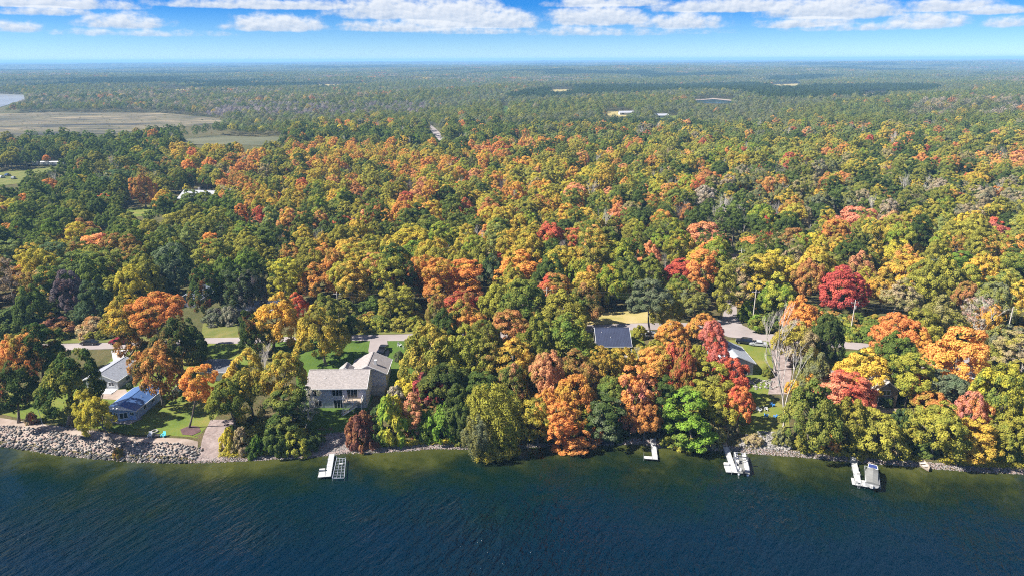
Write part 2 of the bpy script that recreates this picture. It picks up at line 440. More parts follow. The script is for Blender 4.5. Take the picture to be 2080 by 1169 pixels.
# ---------------------------------------------------------------- ground, water
def ground_material():
    m, t, b = new_mat('forest_floor')
    co = t.node('ShaderNodeNewGeometry').outputs['Position']
    n = t.noise(co, .25, 6, .62); n2 = t.noise(co, 1.7, 5, .65); n3 = t.noise(co, .012, 3, .5)
    c = t.ramp(n, [(.3, (.050, .040, .020)), (.48, (.060, .065, .022)), (.62, (.105, .085, .040)), (.75, (.055, .075, .022))])
    c = t.mix(t.remap(n2, .4, .75), c, (.12, .085, .04))
    c = t.mix(t.math('MULTIPLY', t.remap(n3, .45, .6), .35), c, (.05, .07, .02))
    t.put(b.inputs['Base Color'], c); b.inputs['Roughness'].default_value = .95; b.inputs['Specular IOR Level'].default_value = .1
    bp = t.node('ShaderNodeBump'); bp.inputs['Distance'].default_value = .3; t.put(bp.inputs['Height'], n2); t.l.new(bp.outputs[0], b.inputs['Normal'])
    return m
def axis(a, b, step, lo, hi, g=1.09):
    v = list(np.arange(a, b+1e-6, step)); s = step; e = b
    while e < hi: s *= g; e += s; v.append(e)
    s = step; e = a; w = []
    while e > lo: s *= g; e -= s; w.append(e)
    return np.array(w[::-1]+v)
gx = axis(-140, 140, 2.0, -21000, 21000); gy = axis(118, 215, 1.5, -900, 22000, 1.06)
gme = grid_mesh('ground', gx, gy, ground); gme.materials.append(ground_material())
gme.polygons.foreach_set('use_smooth', [True]*len(gme.polygons))
tag(link('ground', gme), 'brown and green forest floor reaching to the horizon', kind='structure')

def water_material():
    m, t, b = new_mat('lake_water')
    co = t.node('ShaderNodeNewGeometry').outputs['Position']
    dep = t.node('ShaderNodeAttribute', attribute_name='offshore').outputs['Fac']
    pn = t.noise(co, .055, 5, .6, dist=.6); pn2 = t.noise(co, .22, 4, .6)
    dd = t.math('ADD', dep, t.math('MULTIPLY', t.math('SUBTRACT', pn, .5), 32.0))
    dd = t.math('ADD', dd, t.math('MULTIPLY', t.math('SUBTRACT', pn2, .5), 15.0))
    c = t.ramp(t.remap(dd, -2, 30), [(0.0, (.046, .050, .012)), (.12, (.026, .032, .007)), (.26, (.009, .015, .005)), (.44, (.002, .010, .007)), (.62, (.0004, .009, .012)), (1.0, (.0003, .008, .017))])
    t.put(b.inputs['Base Color'], c)
    b.inputs['Roughness'].default_value = .06; b.inputs['IOR'].default_value = 1.333; b.inputs['Specular IOR Level'].default_value = .5
    rot = t.node('ShaderNodeMapping'); rot.inputs['Rotation'].default_value = (0, 0, RAD(33)); t.l.new(co, rot.inputs[0])
    v1 = t.vmath('MULTIPLY', rot.outputs[0], (1.0, .34, 1.0))
    w1 = t.noise(v1, .55, 3, .55, dist=.35); w2 = t.noise(t.vmath('MULTIPLY', rot.outputs[0], (1, .5, 1)), 1.5, 3, .6, dist=.3)
    gust = t.noise(co, .018, 3, .5)
    calm = t.math('MULTIPLY', t.remap(gust, .38, .60, .25, 1.0), t.remap(dep, 0, 24, .10, 1.0))
    h = t.math('ADD', t.math('MULTIPLY', w1, .80), t.math('MULTIPLY', w2, .26))
    bp = t.node('ShaderNodeBump'); bp.inputs['Distance'].default_value = 2.7; t.put(bp.inputs['Strength'], t.math('MULTIPLY', calm, 1.0)); t.put(bp.inputs['Height'], h)
    t.l.new(bp.outputs[0], b.inputs['Normal'])
    return m
wx = axis(-130, 130, 2.5, -6000, 6000, 1.12); wy = np.concatenate([[-890, -500, -200, -60, 0, 40], np.arange(60, 139, 1.5)])
wme = grid_mesh('lake', wx, wy, lambda X, Y: X*0)
co = np.empty(len(wme.vertices)*3, np.float32); wme.vertices.foreach_get('co', co); co = co.reshape(-1, 3)
at = wme.attributes.new('offshore', 'FLOAT', 'POINT'); at.data.foreach_set('value', (ys(co[:, 0])-co[:, 1]).astype(np.float32))
wme.materials.append(water_material())
tag(link('water', wme), 'rippled dark blue lake water turning green near shore', kind='structure')

# ---------------------------------------------------------------- open places: sheets laid on the ground
def in_poly(px, py, poly):
    px = np.asarray(px); py = np.asarray(py); r = np.zeros(px.shape, bool); j = len(poly)-1
    for i in range(len(poly)):
        xi, yi = poly[i][0], poly[i][1]; xj, yj = poly[j][0], poly[j][1]
        c = ((yi > py) != (yj > py)) & (px < (xj-xi)*(py-yi)/((yj-yi) if yj != yi else 1e-9)+xi); r ^= c; j = i
    return r
OPEN = []       # ground polygons where no forest tree stands
VIS = []        # the same outlines in the photograph: kept free of crowns
def sheet(name, poly_px, mat, dz, step, label, kind='structure', vis=False):
    world = False
    if vis: VIS.append(poly_px)
    pts = [np.array(p[:2], float) if world else G(*p)[:2] for p in poly_px]
    out = []
    for i in range(len(pts)):
        a, b = pts[i], pts[(i+1) % len(pts)]; n = max(1, int(np.linalg.norm(b-a)/step))
        for k in range(n): out.append(a+(b-a)*k/n)
    P = np.array(out); lo = P.min(0); hi = P.max(0)
    X, Y = np.meshgrid(np.arange(lo[0]+step/2, hi[0], step), np.arange(lo[1]+step/2, hi[1], step))
    X = X.ravel(); Y = Y.ravel(); k = in_poly(X, Y, P)
    inner = np.stack([X[k], Y[k]], 1)
    allp = [Vector(p) for p in np.concatenate([P, inner])] if len(inner) else [Vector(p) for p in P]
    vs, es, fs = delaunay_2d_cdt(allp, [], [list(range(len(P)))], 1, 1e-4)[:3]
    V = np.array([[v.x, v.y, 0] for v in vs]); V[:, 2] = ground(V[:, 0], V[:, 1])+dz
    me = bpy.data.meshes.new(name); me.from_pydata(V.tolist(), [], [tuple(f) for f in fs])
    bm = bmesh.new(); bm.from_mesh(me)
    for f in bm.faces:
        if f.normal.z < 0: f.normal_flip()
    bm.to_mesh(me); bm.free(); me.materials.append(mat)
    me.polygons.foreach_set('use_smooth', [True]*len(me.polygons))
    OPEN.append(P)
    return tag(link(name, me), label, kind=kind)
def earth(name, stops, scale, rough=.95, bump=.05, fine=6.0, detail=6, stripes=None):
    m, t, b = new_mat(name)
    co = t.node('ShaderNodeNewGeometry').outputs['Position']
    n = t.noise(co, scale, detail, .65); n2 = t.noise(co, fine, 4, .7)
    c = t.ramp(t.math('ADD', t.math('MULTIPLY', n, .75), t.math('MULTIPLY', n2, .25)), stops)
    if stripes:
        wv = t.node('ShaderNodeTexWave', wave_type='BANDS', bands_direction='X'); t.l.new(co, wv.inputs['Vector']); wv.inputs['Scale'].default_value = stripes; wv.inputs['Distortion'].default_value = .6
        c = t.mix(t.math('MULTIPLY', wv.outputs['Fac'], .22), c, (.075, .125, .018))
    t.put(b.inputs['Base Color'], c); b.inputs['Roughness'].default_value = rough; b.inputs['Specular IOR Level'].default_value = .15
    if bump:
        bp = t.node('ShaderNodeBump'); bp.inputs['Distance'].default_value = bump; t.put(bp.inputs['Height'], n2); t.l.new(bp.outputs[0], b.inputs['Normal'])
    return m
GRASS = earth('lawn_grass', [(.30, (.055, .090, .014)), (.45, (.095, .130, .020)), (.56, (.140, .145, .028)), (.70, (.220, .170, .055))], .12, fine=2.2)
LUSH = earth('lush_grass', [(.30, (.034, .066, .010)), (.5, (.056, .098, .014)), (.72, (.095, .125, .022))], .2, fine=2.2, stripes=.35)
DRY = earth('dry_grass', [(.30, (.16, .15, .03)), (.5, (.30, .24, .09)), (.7, (.36, .28, .14))], .15, fine=2.0)
VERGE = earth('verge', [(.30, (.055, .085, .016)), (.5, (.11, .12, .028)), (.7, (.20, .16, .06))], .2, fine=2.5)
ASPHALT = earth('worn_asphalt', [(.3, (.18, .155, .146)), (.5, (.25, .215, .205)), (.7, (.30, .262, .25))], .10, fine=9, bump=.01)
GRAVEL = earth('pink_gravel', [(.3, (.11, .085, .078)), (.5, (.23, .18, .163)), (.7, (.33, .275, .255))], .9, fine=9, bump=.05)
SAND = earth('sandy_beach', [(.3, (.19, .14, .11)), (.5, (.28, .22, .18)), (.7, (.36, .305, .26))], .35, fine=7, bump=.03)
CONCRETE = earth('pale_concrete', [(.3, (.36, .35, .345)), (.7, (.48, .47, .465))], .3, fine=8, bump=.004)
DIRT = earth('dirt_track', [(.3, (.17, .125, .09)), (.5, (.27, .20, .15)), (.7, (.38, .30, .24))], .2, fine=5, bump=.03)
MULCH = earth('wood_mulch', [(.3, (.05, .03, .03)), (.6, (.12, .07, .07)), (.75, (.16, .10, .10))], .6, fine=9, bump=.05)
def marsh_material():
    m, t, b = new_mat('marsh_sedge')
    co = t.vmath('MULTIPLY', t.node('ShaderNodeNewGeometry').outputs['Position'], (.30, 1.0, 1.0))
    n = t.noise(co, .016, 6, .66); n2 = t.noise(co, .07, 5, .7)
    c = t.ramp(t.remap(n, .36, .64), [(.10, (.040, .038, .034)), (.32, (.095, .085, .052)), (.50, (.175, .14, .082)), (.62, (.065, .060, .045)), (.85, (.215, .17, .10))])
    t.put(b.inputs['Base Color'], t.mix(t.remap(n2, .48, .66, 0, .75), c, (.075, .075, .035))); b.inputs['Roughness'].default_value = .95; b.inputs['Specular IOR Level'].default_value = .1
    return m
MARSH = marsh_material()
LITTER = earth('leaf_litter', [(.3, (.035, .030, .018)), (.5, (.075, .055, .03)), (.7, (.14, .10, .06))], .4, fine=5, bump=.08)
# ---- the shore and the yards (all outlines given where the photograph shows them on the ground)
sheet('beach', [(-40, 868), (-40, 895), (60, 905), (200, 922), (400, 930), (402, 896), (330, 888), (260, 886), (205, 876), (150, 868), (95, 862), (45, 855), (0, 848), (-40, 846)], SAND, .05, 1.0, 'pale sandy strip between lawn and piled rocks')
sheet('lawn', [(-60, 838), (0, 840), (45, 850), (95, 857), (150, 863), (205, 872), (262, 882), (400, 889), (437, 850), (470, 790), (540, 700), (545, 688), (395, 691), (300, 694), (235, 718), (190, 770), (120, 790), (-60, 800)], GRASS, .04, 2.0, 'green lawn round the lakeside cottages')
sheet('slope_path', [(400, 936), (452, 934), (462, 900), (478, 852), (428, 852), (410, 895)], GRAVEL, .09, .8, 'pinkish gravel track sloping to the water')
sheet('front_lawn', [(545, 690), (760, 690), (775, 720), (785, 770), (760, 800), (730, 870), (695, 885), (640, 880), (610, 860), (600, 760), (560, 720)], LUSH, .045, 2.0, 'shaded green lawn round the grey house')
sheet('side_lawn', [(786, 692), (846, 692), (850, 720), (835, 770), (812, 800), (790, 790), (786, 740)], LUSH, .05, 1.5, 'bright striped lawn right of the grey house')
sheet('road', [(-80, 702), (110, 698), (240, 695), (330, 692), (420, 686), (520, 684), (640, 683), (740, 680), (850, 678), (960, 674), (1080, 668), (1190, 660), (1300, 656), (1440, 655),
               (1466, 648), (1474, 620), (1478, 600), (1496, 600), (1497, 640), (1508, 660), (1535, 672), (1580, 680), (1640, 684), (1700, 692), (1790, 700), (1900, 715), (2160, 735),
               (2160, 755), (1890, 732), (1790, 714), (1700, 706), (1640, 698), (1570, 694), (1530, 690), (1480, 684), (1445, 670), (1300, 669), (1190, 675), (1080, 684), (960, 690), (850, 692), (740, 692), (520, 697), (420, 697), (330, 703), (240, 708), (110, 711), (-80, 716)], ASPHALT, .07, 2.0, 'worn pale asphalt road behind the lakeside houses')
sheet('verge', [(-80, 688), (110, 688), (240, 686), (330, 683), (410, 676), (412, 656), (480, 656), (486, 678), (640, 676), (740, 672), (850, 670), (850, 677), (740, 679), (640, 682), (420, 685), (330, 691), (240, 694), (110, 697), (-80, 701)], VERGE, .05, 2.0, 'grassy verge along the far side of the road')
sheet('meadow', [(1195, 640), (1250, 632), (1320, 632), (1322, 655), (1190, 659)], DRY, .05, 2.0, 'dry yellow grass beyond the dark-roofed house', vis=True)
sheet('side_road', [(1470, 600), (1497, 600), (1499, 560), (1488, 535), (1502, 523), (1530, 521), (1530, 516), (1480, 516), (1470, 530), (1472, 560)], DIRT, .06, 3.0, 'brown dirt side road leading into the forest', vis=True)
sheet('driveway', [(190, 790), (230, 735), (226, 712), (262, 709), (238, 745), (205, 790)], CONCRETE, .10, 1.0, 'bright concrete driveway beside the white cottage')
sheet('gravel_drive', [(185, 797), (255, 790), (262, 802), (240, 812), (185, 808)], SAND, .09, 1.0, 'sandy parking patch between the two cottages')
sheet('house_driveway', [(752, 690), (786, 690), (790, 715), (780, 742), (755, 735), (748, 712)], ASPHALT, .10, 1.0, 'shaded driveway behind the grey house')
sheet('yard', [(1180, 672), (1300, 668), (1310, 700), (1290, 730), (1180, 730)], GRASS, .045, 2.0, 'patchy grass yard round the dark-roofed house')
sheet('sandy_drive', [(1560, 690), (1605, 697), (1608, 760), (1600, 800), (1560, 800), (1572, 740)], GRAVEL, .06, 1.5, 'pinkish gravel drive under the bare tree')
sheet('small_yard', [(1480, 690), (1560, 692), (1572, 740), (1560, 800), (1600, 830), (1605, 885), (1545, 884), (1500, 880), (1505, 790), (1475, 730)], GRASS, .05, 2.0, 'mossy yard below the grey-roofed house')
sheet('hidden_lawn', [(1680, 715), (1740, 712), (1760, 735), (1690, 735)], GRASS, .05, 2.0, 'strip of lawn beside the road bend')
sheet('clearing', [(1922, 562), (1962, 562), (1958, 590), (1942, 612), (1918, 600)], LUSH, .05, 3.0, 'bright grass clearing among the autumn trees', vis=True)
sheet('clearing_drive', [(1900, 553), (1975, 553), (1975, 562), (1900, 562)], SAND, .06, 3.0, 'pale track along the grass clearing', vis=True)
sheet('cobble_bank', [(640, 926), (700, 918), (742, 912), (722, 896), (700, 878), (668, 880), (645, 900), (620, 925)], GRAVEL, .10, .8, 'cobbled landing behind the dock with the empty lift')
sheet('far_lawn', [(225, 430), (300, 418), (345, 416), (400, 424), (345, 432), (250, 444)], GRASS, .05, 6.0, 'narrow lawn before the white house in the forest', vis=True)
sheet('marsh', [(-300, 262), (-300, 240), (120, 228), (330, 230), (460, 243), (450, 250), (330, 262), (230, 272), (60, 275), (-300, 290)], MARSH, .3, 40, 'tan open marsh beyond the left forest', vis=True)
sheet('small_marsh', [(360, 284), (440, 276), (560, 278), (610, 286), (540, 296), (370, 294)], earth('reed_bed', [(.3, (.055, .062, .030)), (.6, (.115, .110, .060))], .02, fine=.2, bump=0), .3, 25, 'olive reed bed behind the orange maples', vis=True)
def pond_material():
    m, t, b = new_mat('still_water'); b.inputs['Base Color'].default_value = (.02, .05, .08, 1); b.inputs['Roughness'].default_value = .08; return m
POND = pond_material(); GLARE_WATER = simple('pale_glare_water', (.20, .20, .185), .35, .2, .01)  # far lake: pale water and mud tone, sky glare put into its colour
sheet('far_lake', [(-260, 192), (0, 191), (50, 193), (55, 203), (20, 212), (0, 218), (-260, 222)], GLARE_WATER, .4, 60, 'pale far lake at the left edge', vis=True)
sheet('pond', [(1405, 205), (1450, 202), (1500, 207), (1480, 211), (1420, 210)], POND, .4, 40, 'small round pond in the distant forest', vis=True)
sheet('pond_bank', [(1395, 204), (1450, 200), (1510, 206), (1500, 210), (1500, 207), (1450, 202), (1405, 205)], SAND, .5, 40, 'pale sandy bank round the distant pond', vis=True)
sheet('far_road', [(862, 252), (873, 252), (912, 286), (892, 286)], ASPHALT, .3, 12, 'pale straight track cut through the forest', vis=True)
for poly, lab in [([(1016, 215), (1030, 215), (1042, 230), (1020, 230)], 'small green field cut into the distant forest'),
                  ([(1222, 228), (1265, 226), (1300, 236), (1240, 238)], 'pale green field beside the distant white house'),
                  ([(1320, 236), (1380, 235), (1380, 243), (1330, 242)], 'thin green field right of the distant white house'),
                  ([(640, 172), (690, 171), (700, 174), (645, 175)], 'pale green field far off, left of centre'), ([(1110, 183), (1160, 181), (1175, 185), (1120, 187)], 'pale green field far off, at centre'),
                  ([(1560, 172), (1620, 170), (1640, 174), (1570, 175)], 'pale green field far off, right of centre'), ([(1740, 192), (1800, 189), (1810, 193), (1750, 196)], 'pale green field far off, near the right edge'), ([(330, 182), (380, 181), (385, 185), (335, 186)], 'pale green field far off, above the marsh'),
                  ([(1800, 228), (2080, 222), (2080, 227), (1800, 233)], 'long thin green field at the distant right')]:
    sheet('field', poly, LUSH if 'small' in lab else DRY if 'pale' in lab else GRASS, .3, 25, lab, vis=True)
sheet('camp_ground', [(-60, 355), (60, 345), (120, 334), (160, 334), (140, 345), (60, 360), (50, 372), (-60, 385)], VERGE, .2, 10, 'trodden camp ground at the left edge of the forest', vis=True)

# ---------------------------------------------------------------- trees one can tell apart
# crown centre x, crown top y, crown bottom y, crown width (photo pixels), colours a/b, share of b, kind, (trunk foot x, y) where it shows
T = [
 # lakeside lots, left
 (35,735,832,92,'dk','re',.25,'maple',(38,858)), (42,675,765,84,'ol','or',.6,'maple',(75,785)), (80,655,745,90,'dk','or',.22,'maple',(88,770)),
 (143,706,830,112,'dk','yo',.25,'maple',(137,866)), (110,702,750,48,'gr','yo',.5,'tall',None), (182,792,874,68,'yo','ye',.35,'maple',(237,903)),
 (319,697,802,94,'dk','or',.50,'maple',(333,826)), (403,738,822,66,'or','go',.35,'tall',(384,868)),
 (258,596,668,92,'ol','go',.62,'maple',(268,716)), (316,597,655,106,'ol','or',.7,'maple',(325,722)), (288,648,726,80,'dk','or',.42,'maple',(264,722)),
 (368,640,748,98,'dk','ru',.22,'maple',(371,758)), (515,630,716,66,'dk','re',.18,'maple',(538,722)), (562,595,690,96,'ol','go',.6,'maple',(556,707)),
 (600,596,640,50,'or','re',.6,'maple',None), (648,622,722,96,'ol','go',.42,'maple',(662,742)), (662,596,655,66,'ol','gr',.4,'maple',(692,684)),
 (500,713,832,104,'ol','go',.5,'maple',(516,856)), (462,768,848,82,'gr','yo',.5,'maple',(482,884)), (578,713,800,84,'ol','go',.45,'maple',(572,860)),
 (590,785,868,84,'dk','ol',.4,'tall',(602,884)), (630,790,850,40,'gg','tw',.4,'thin',(617,884)),
 # lakeside lots, between the grey house and the dark-roofed house
 (868,662,765,104,'ol','go',.38,'maple',None), (945,664,760,100,'ol','yo',.5,'maple',None), (905,735,810,104,'dk','ol',.4,'maple',None), (978,690,765,58,'ol','ru',.4,'tall',None),
 (1042,688,768,108,'ol','go',.5,'maple',None), (1034,630,692,84,'ol','ru',.6,'maple',None), (985,650,712,70,'dk','ol',.5,'maple',None), (1090,646,742,76,'ol','gr',.4,'maple',None),
 (1155,640,735,112,'gr','ol',.5,'maple',None), (1128,700,738,34,'ol','sa',.6,'tall',None), (1114,714,800,70,'ol','sa',.72,'maple',None), (1110,790,832,48,'ol','or',.7,'maple',None), (1172,760,842,76,'go','or',.6,'maple',None),
 (1135,820,892,56,'ol','or',.7,'tall',None), (1168,856,918,98,'ru','or',.75,'maple',(1172,898)), (1040,735,800,66,'gr','sa',.35,'maple',None), (978,752,812,84,'dk','gr',.5,'maple',None),
 (1172,712,778,84,'ol','ru',.6,'maple',None), (1085,808,900,64,'ol','ye',.5,'tall',(1092,902)), (935,785,870,74,'dk','gr',.4,'maple',None),
 (1000,780,905,112,'ol','yo',.55,'willow',(1012,906)), (1002,880,938,92,'yo','ol',.4,'willow',(1004,918)), (968,850,915,56,'gg','ol',.5,'willow',None),
 (1222,705,775,48,'ol','go',.5,'tall',None), (1262,706,765,62,'ol','go',.4,'maple',None), (1250,762,835,70,'gr','ol',.3,'maple',None), (1240,800,888,84,'dk','gg',.4,'tall',(1236,892)),
 (1294,744,872,72,'pk','or',.6,'tall',(1277,884)), (1312,800,868,64,'ru','or',.7,'maple',None), (1328,702,760,82,'ol','or',.6,'maple',None), (1366,700,760,50,'ru','re',.6,'maple',None), (1396,702,785,60,'ol','re',.6,'maple',None),
 (1396,790,898,100,'gr','br',.75,'tall',(1408,900)), (1452,775,868,76,'ol','yo',.6,'maple',(1478,860)), (1446,735,800,92,'ol','yo',.6,'maple',None), (1345,770,860,56,'dk','gr',.4,'tall',None),
 (1458,694,756,50,'re','pk',.4,'maple',None), (1488,730,796,60,'re','or',.3,'maple',None), (1503,785,842,58,'re','or',.45,'maple',None), (1449,652,712,52,'pk','re',.4,'maple',None),
 (1364,646,702,66,'ol','or',.7,'maple',(1368,716)), (1428,636,692,70,'yo','or',.7,'maple',None), (1340,690,730,60,'ol','yo',.5,'shrub',None), (1420,700,745,50,'ol','yo',.5,'maple',None),
 # lakeside lots, right
 (1628,600,672,72,'ru','or',.75,'maple',(1632,690)), (1614,655,725,82,'ta','yo',.5,'maple',None), (1682,640,722,66,'dk','gr',.4,'maple',None), (1655,712,792,70,'ol','gg',.5,'maple',None),
 (1722,752,818,104,'sa','re',.5,'maple',None), (1758,708,782,94,'ol','go',.72,'maple',None), (1823,637,702,84,'ru','or',.75,'maple',None), (1822,678,748,84,'gr','dk',.3,'maple',None),
 (1872,672,715,48,'go','or',.5,'maple',None), (1950,664,768,114,'go','or',.62,'maple',None), (1850,718,805,76,'gr','yo',.6,'tall',None), (1874,758,808,46,'or','re',.4,'maple',None),
 (1912,752,812,90,'gg','bl',.3,'maple',None), (1897,796,838,76,'ol','or',.7,'maple',None), (1906,818,908,100,'yo','ol',.5,'maple',None), (1974,793,866,68,'or','pk',.5,'maple',None),
 (1980,846,922,94,'yo','go',.5,'maple',(1978,930)), (2040,738,852,112,'gr','ye',.55,'maple',None), (2058,836,912,84,'yo','ol',.5,'maple',None), (1648,778,892,108,'gr','ol',.45,'maple',None),
 (1724,806,884,84,'ol','yo',.5,'maple',None), (1784,832,918,112,'ol','yo',.6,'maple',(1770,918)), (1682,868,918,48,'yo','or',.6,'shrub',None), (1913,602,672,86,'ol','ta',.4,'maple',None),
 (1982,605,672,64,'tw','pk',.3,'thin',None), (2012,620,676,48,'go','or',.5,'maple',None), (1966,574,625,54,'ol','ru',.6,'maple',None), (2024,575,640,74,'ol','gg',.4,'maple',None),
 (2066,574,640,70,'yo','go',.5,'maple',None), (2032,660,722,66,'gg','ol',.5,'maple',None), (2072,676,748,70,'ta','yo',.5,'tall',None), (1870,628,690,70,'ol','yo',.5,'maple',None),
 # beyond the road, right
 (1642,530,598,62,'ol','ru',.7,'maple',None), (1714,540,614,94,'re','cr',.6,'maple',None), (1747,515,575,62,'ol','sa',.6,'maple',None), (1842,520,585,96,'ol','go',.6,'maple',None), (1794,548,608,58,'ol','go',.5,'maple',None),
 (1838,568,625,68,'ta','ol',.5,'maple',(1812,645)), (1820,488,542,72,'yo','ye',.4,'maple',None), (1904,528,590,52,'gg','gr',.4,'maple',None), (1902,488,528,36,'ye','go',.4,'maple',None), (1996,516,572,62,'yo','go',.6,'maple',None),
 (1952,435,490,52,'ye','go',.5,'maple',None), (2015,448,490,82,'re','pk',.4,'maple',None), (2066,478,530,66,'ol','or',.6,'maple',None), (2034,480,540,46,'yo','ol',.5,'tall',None), (1992,478,520,60,'dk','ol',.4,'maple',None),
 (1868,440,515,50,'dk','gr',.3,'tall',None), (1909,440,480,48,'gr','br',.4,'maple',None), (1740,432,466,94,'sa','re',.5,'maple',None), (1675,440,466,38,'cr','re',.4,'maple',None), (1820,434,480,78,'ol','sa',.6,'maple',None),
 (1572,436,470,40,'ru','re',.7,'maple',None), (1606,464,515,66,'ol','ru',.7,'maple',None), (1660,472,515,46,'ye','yo',.4,'maple',None), (1738,468,525,60,'dk','ol',.4,'maple',None), (1699,478,530,52,'ol','or',.5,'maple',None),
 (1955,512,560,50,'br','gr',.5,'tall',None), (1570,508,565,68,'yo','ye',.5,'maple',None), (1553,470,500,40,'ol','re',.7,'maple',None), (1606,505,560,60,'ol','ta',.5,'maple',None), (1690,515,570,66,'ol','gr',.4,'maple',None),
 (1580,560,625,70,'br','yo',.4,'maple',None), (1770,490,540,50,'ol','go',.4,'maple',None),
 # beyond the road, middle
 (1316,566,628,80,'gg','dk',.3,'maple',(1322,686)), (1358,588,658,66,'ol','yo',.4,'maple',None), (1410,576,638,64,'ol','gg',.4,'maple',(1413,652)), (1385,528,575,68,'re','cr',.3,'maple',None), (1425,508,592,64,'ru','or',.75,'tall',None),
 (1470,540,628,46,'ol','yo',.4,'tall',None), (1282,485,520,46,'or','re',.6,'maple',None), (1318,492,530,46,'or','sa',.5,'maple',None), (1431,456,502,86,'or','sa',.6,'maple',None), (1442,488,540,68,'ru','or',.7,'maple',None),
 (1256,415,460,56,'or','sa',.6,'maple',None), (1346,428,478,54,'go','or',.6,'maple',None), (1205,468,560,68,'ol','go',.4,'tall',None), (1241,490,545,58,'yo','ol',.4,'maple',None), (1321,520,580,60,'ol','gr',.4,'maple',None),
 (1270,522,575,44,'dk','gr',.4,'tall',None), (1239,537,592,34,'go','or',.5,'tall',(1238,605)), (1054,513,578,98,'go','or',.7,'maple',None), (1100,530,565,32,'go','or',.7,'maple',None), (1022,506,532,30,'ru','re',.7,'maple',None),
 (1051,424,470,28,'gr','re',.5,'tall',None), (1123,488,552,58,'dk','gr',.3,'maple',None), (1166,464,520,40,'ol','re',.5,'tall',None), (1128,555,614,72,'ol','re',.5,'maple',None), (1187,553,612,66,'ol','go',.5,'maple',None),
 (1185,580,645,72,'gr','ru',.4,'maple',None), (1064,570,655,102,'gr','ol',.5,'maple',None), (1014,578,645,76,'ol','yo',.6,'maple',None), (1142,592,668,98,'ol','yo',.55,'maple',None), (1228,412,450,36,'dk','gr',.4,'maple',None),
 (1290,445,490,56,'ol','yo',.4,'maple',None), (1390,480,530,50,'ol','or',.4,'maple',None), (1370,575,620,44,'ol','gr',.4,'tall',None),
 # beyond the road, left of middle
 (940,588,642,84,'ol','re',.6,'maple',None), (944,612,680,76,'ol','or',.5,'maple',None), (886,600,660,44,'ol','ru',.5,'maple',None), (900,630,690,64,'dk','gr',.4,'maple',None), (714,532,605,62,'ol','go',.5,'tall',None),
 (780,520,604,70,'ol','yo',.5,'tall',None), (828,533,600,58,'dk','re',.22,'maple',None), (896,526,608,62,'yo','or',.6,'tall',None), (953,528,604,68,'go','or',.65,'tall',None), (646,537,592,76,'dk','or',.6,'maple',None),
 (576,528,602,64,'ol','ye',.5,'tall',None), (586,495,540,54,'ol','or',.45,'maple',None), (718,484,540,80,'ol','go',.5,'maple',None), (780,486,530,54,'ol','go',.5,'maple',None), (834,458,512,80,'yo','ye',.4,'maple',None), (842,492,545,84,'gr','br',.4,'maple',None),
 (890,488,540,56,'yo','go',.5,'maple',None), (955,476,530,62,'ol','gg',.4,'maple',None), (738,420,450,44,'or','sa',.5,'maple',None), (868,418,450,66,'sa','or',.5,'maple',None), (936,424,460,50,'ol','re',.5,'maple',None), (995,395,415,30,'cr','re',.4,'maple',None),
 (988,456,490,34,'ru','or',.6,'maple',None), (870,440,490,60,'gr','ol',.5,'maple',None), (660,450,510,60,'dk','gr',.4,'maple',None), (540,465,520,60,'gr','dk',.4,'tall',None), (1000,520,575,50,'dk','gg',.4,'maple',None),
 # beyond the road, left
 (190,486,528,96,'sa','or',.6,'maple',None), (168,512,592,78,'gr','bl',.4,'tall',None), (228,510,590,66,'ol','gr',.5,'tall',None), (113,493,562,50,'bl','lg',.4,'tall',None), (60,498,560,48,'yo','go',.5,'thin',None), (16,488,540,56,'lg','bl',.3,'tall',None),
 (90,495,530,28,'cr','re',.5,'maple',None), (90,548,610,42,'ta','go',.6,'tall',None), (16,530,605,56,'ta','pu',.4,'thin',None), (140,550,625,56,'pu','ma',.4,'maple',None), (190,572,640,62,'dk','bl',.4,'maple',None), (164,450,494,82,'ol','ru',.7,'maple',None),
 (211,395,424,44,'re','or',.3,'maple',None), (277,510,600,72,'dk','gr',.3,'maple',(276,598)), (352,495,580,80,'dk','gg',.5,'maple',(350,596)), (313,475,515,44,'ol','ru',.6,'maple',None), (257,435,485,62,'ol','yo',.5,'maple',None), (349,435,490,70,'ol','yo',.5,'maple',None),
 (416,538,625,66,'dk','re',.32,'maple',(420,640)), (476,542,632,64,'dk','gg',.35,'tall',(468,640)), (512,548,620,50,'dk','pu',.5,'maple',None), (442,485,560,72,'dk','ol',.5,'tall',None), (500,455,515,56,'gr','br',.4,'tall',None), (290,355,410,50,'gr','or',.7,'maple',None),
 (332,388,420,40,'ol','go',.7,'maple',None), (242,345,400,52,'dk','bl',.4,'tall',None), (60,580,650,60,'dk','gr',.4,'maple',None),
]
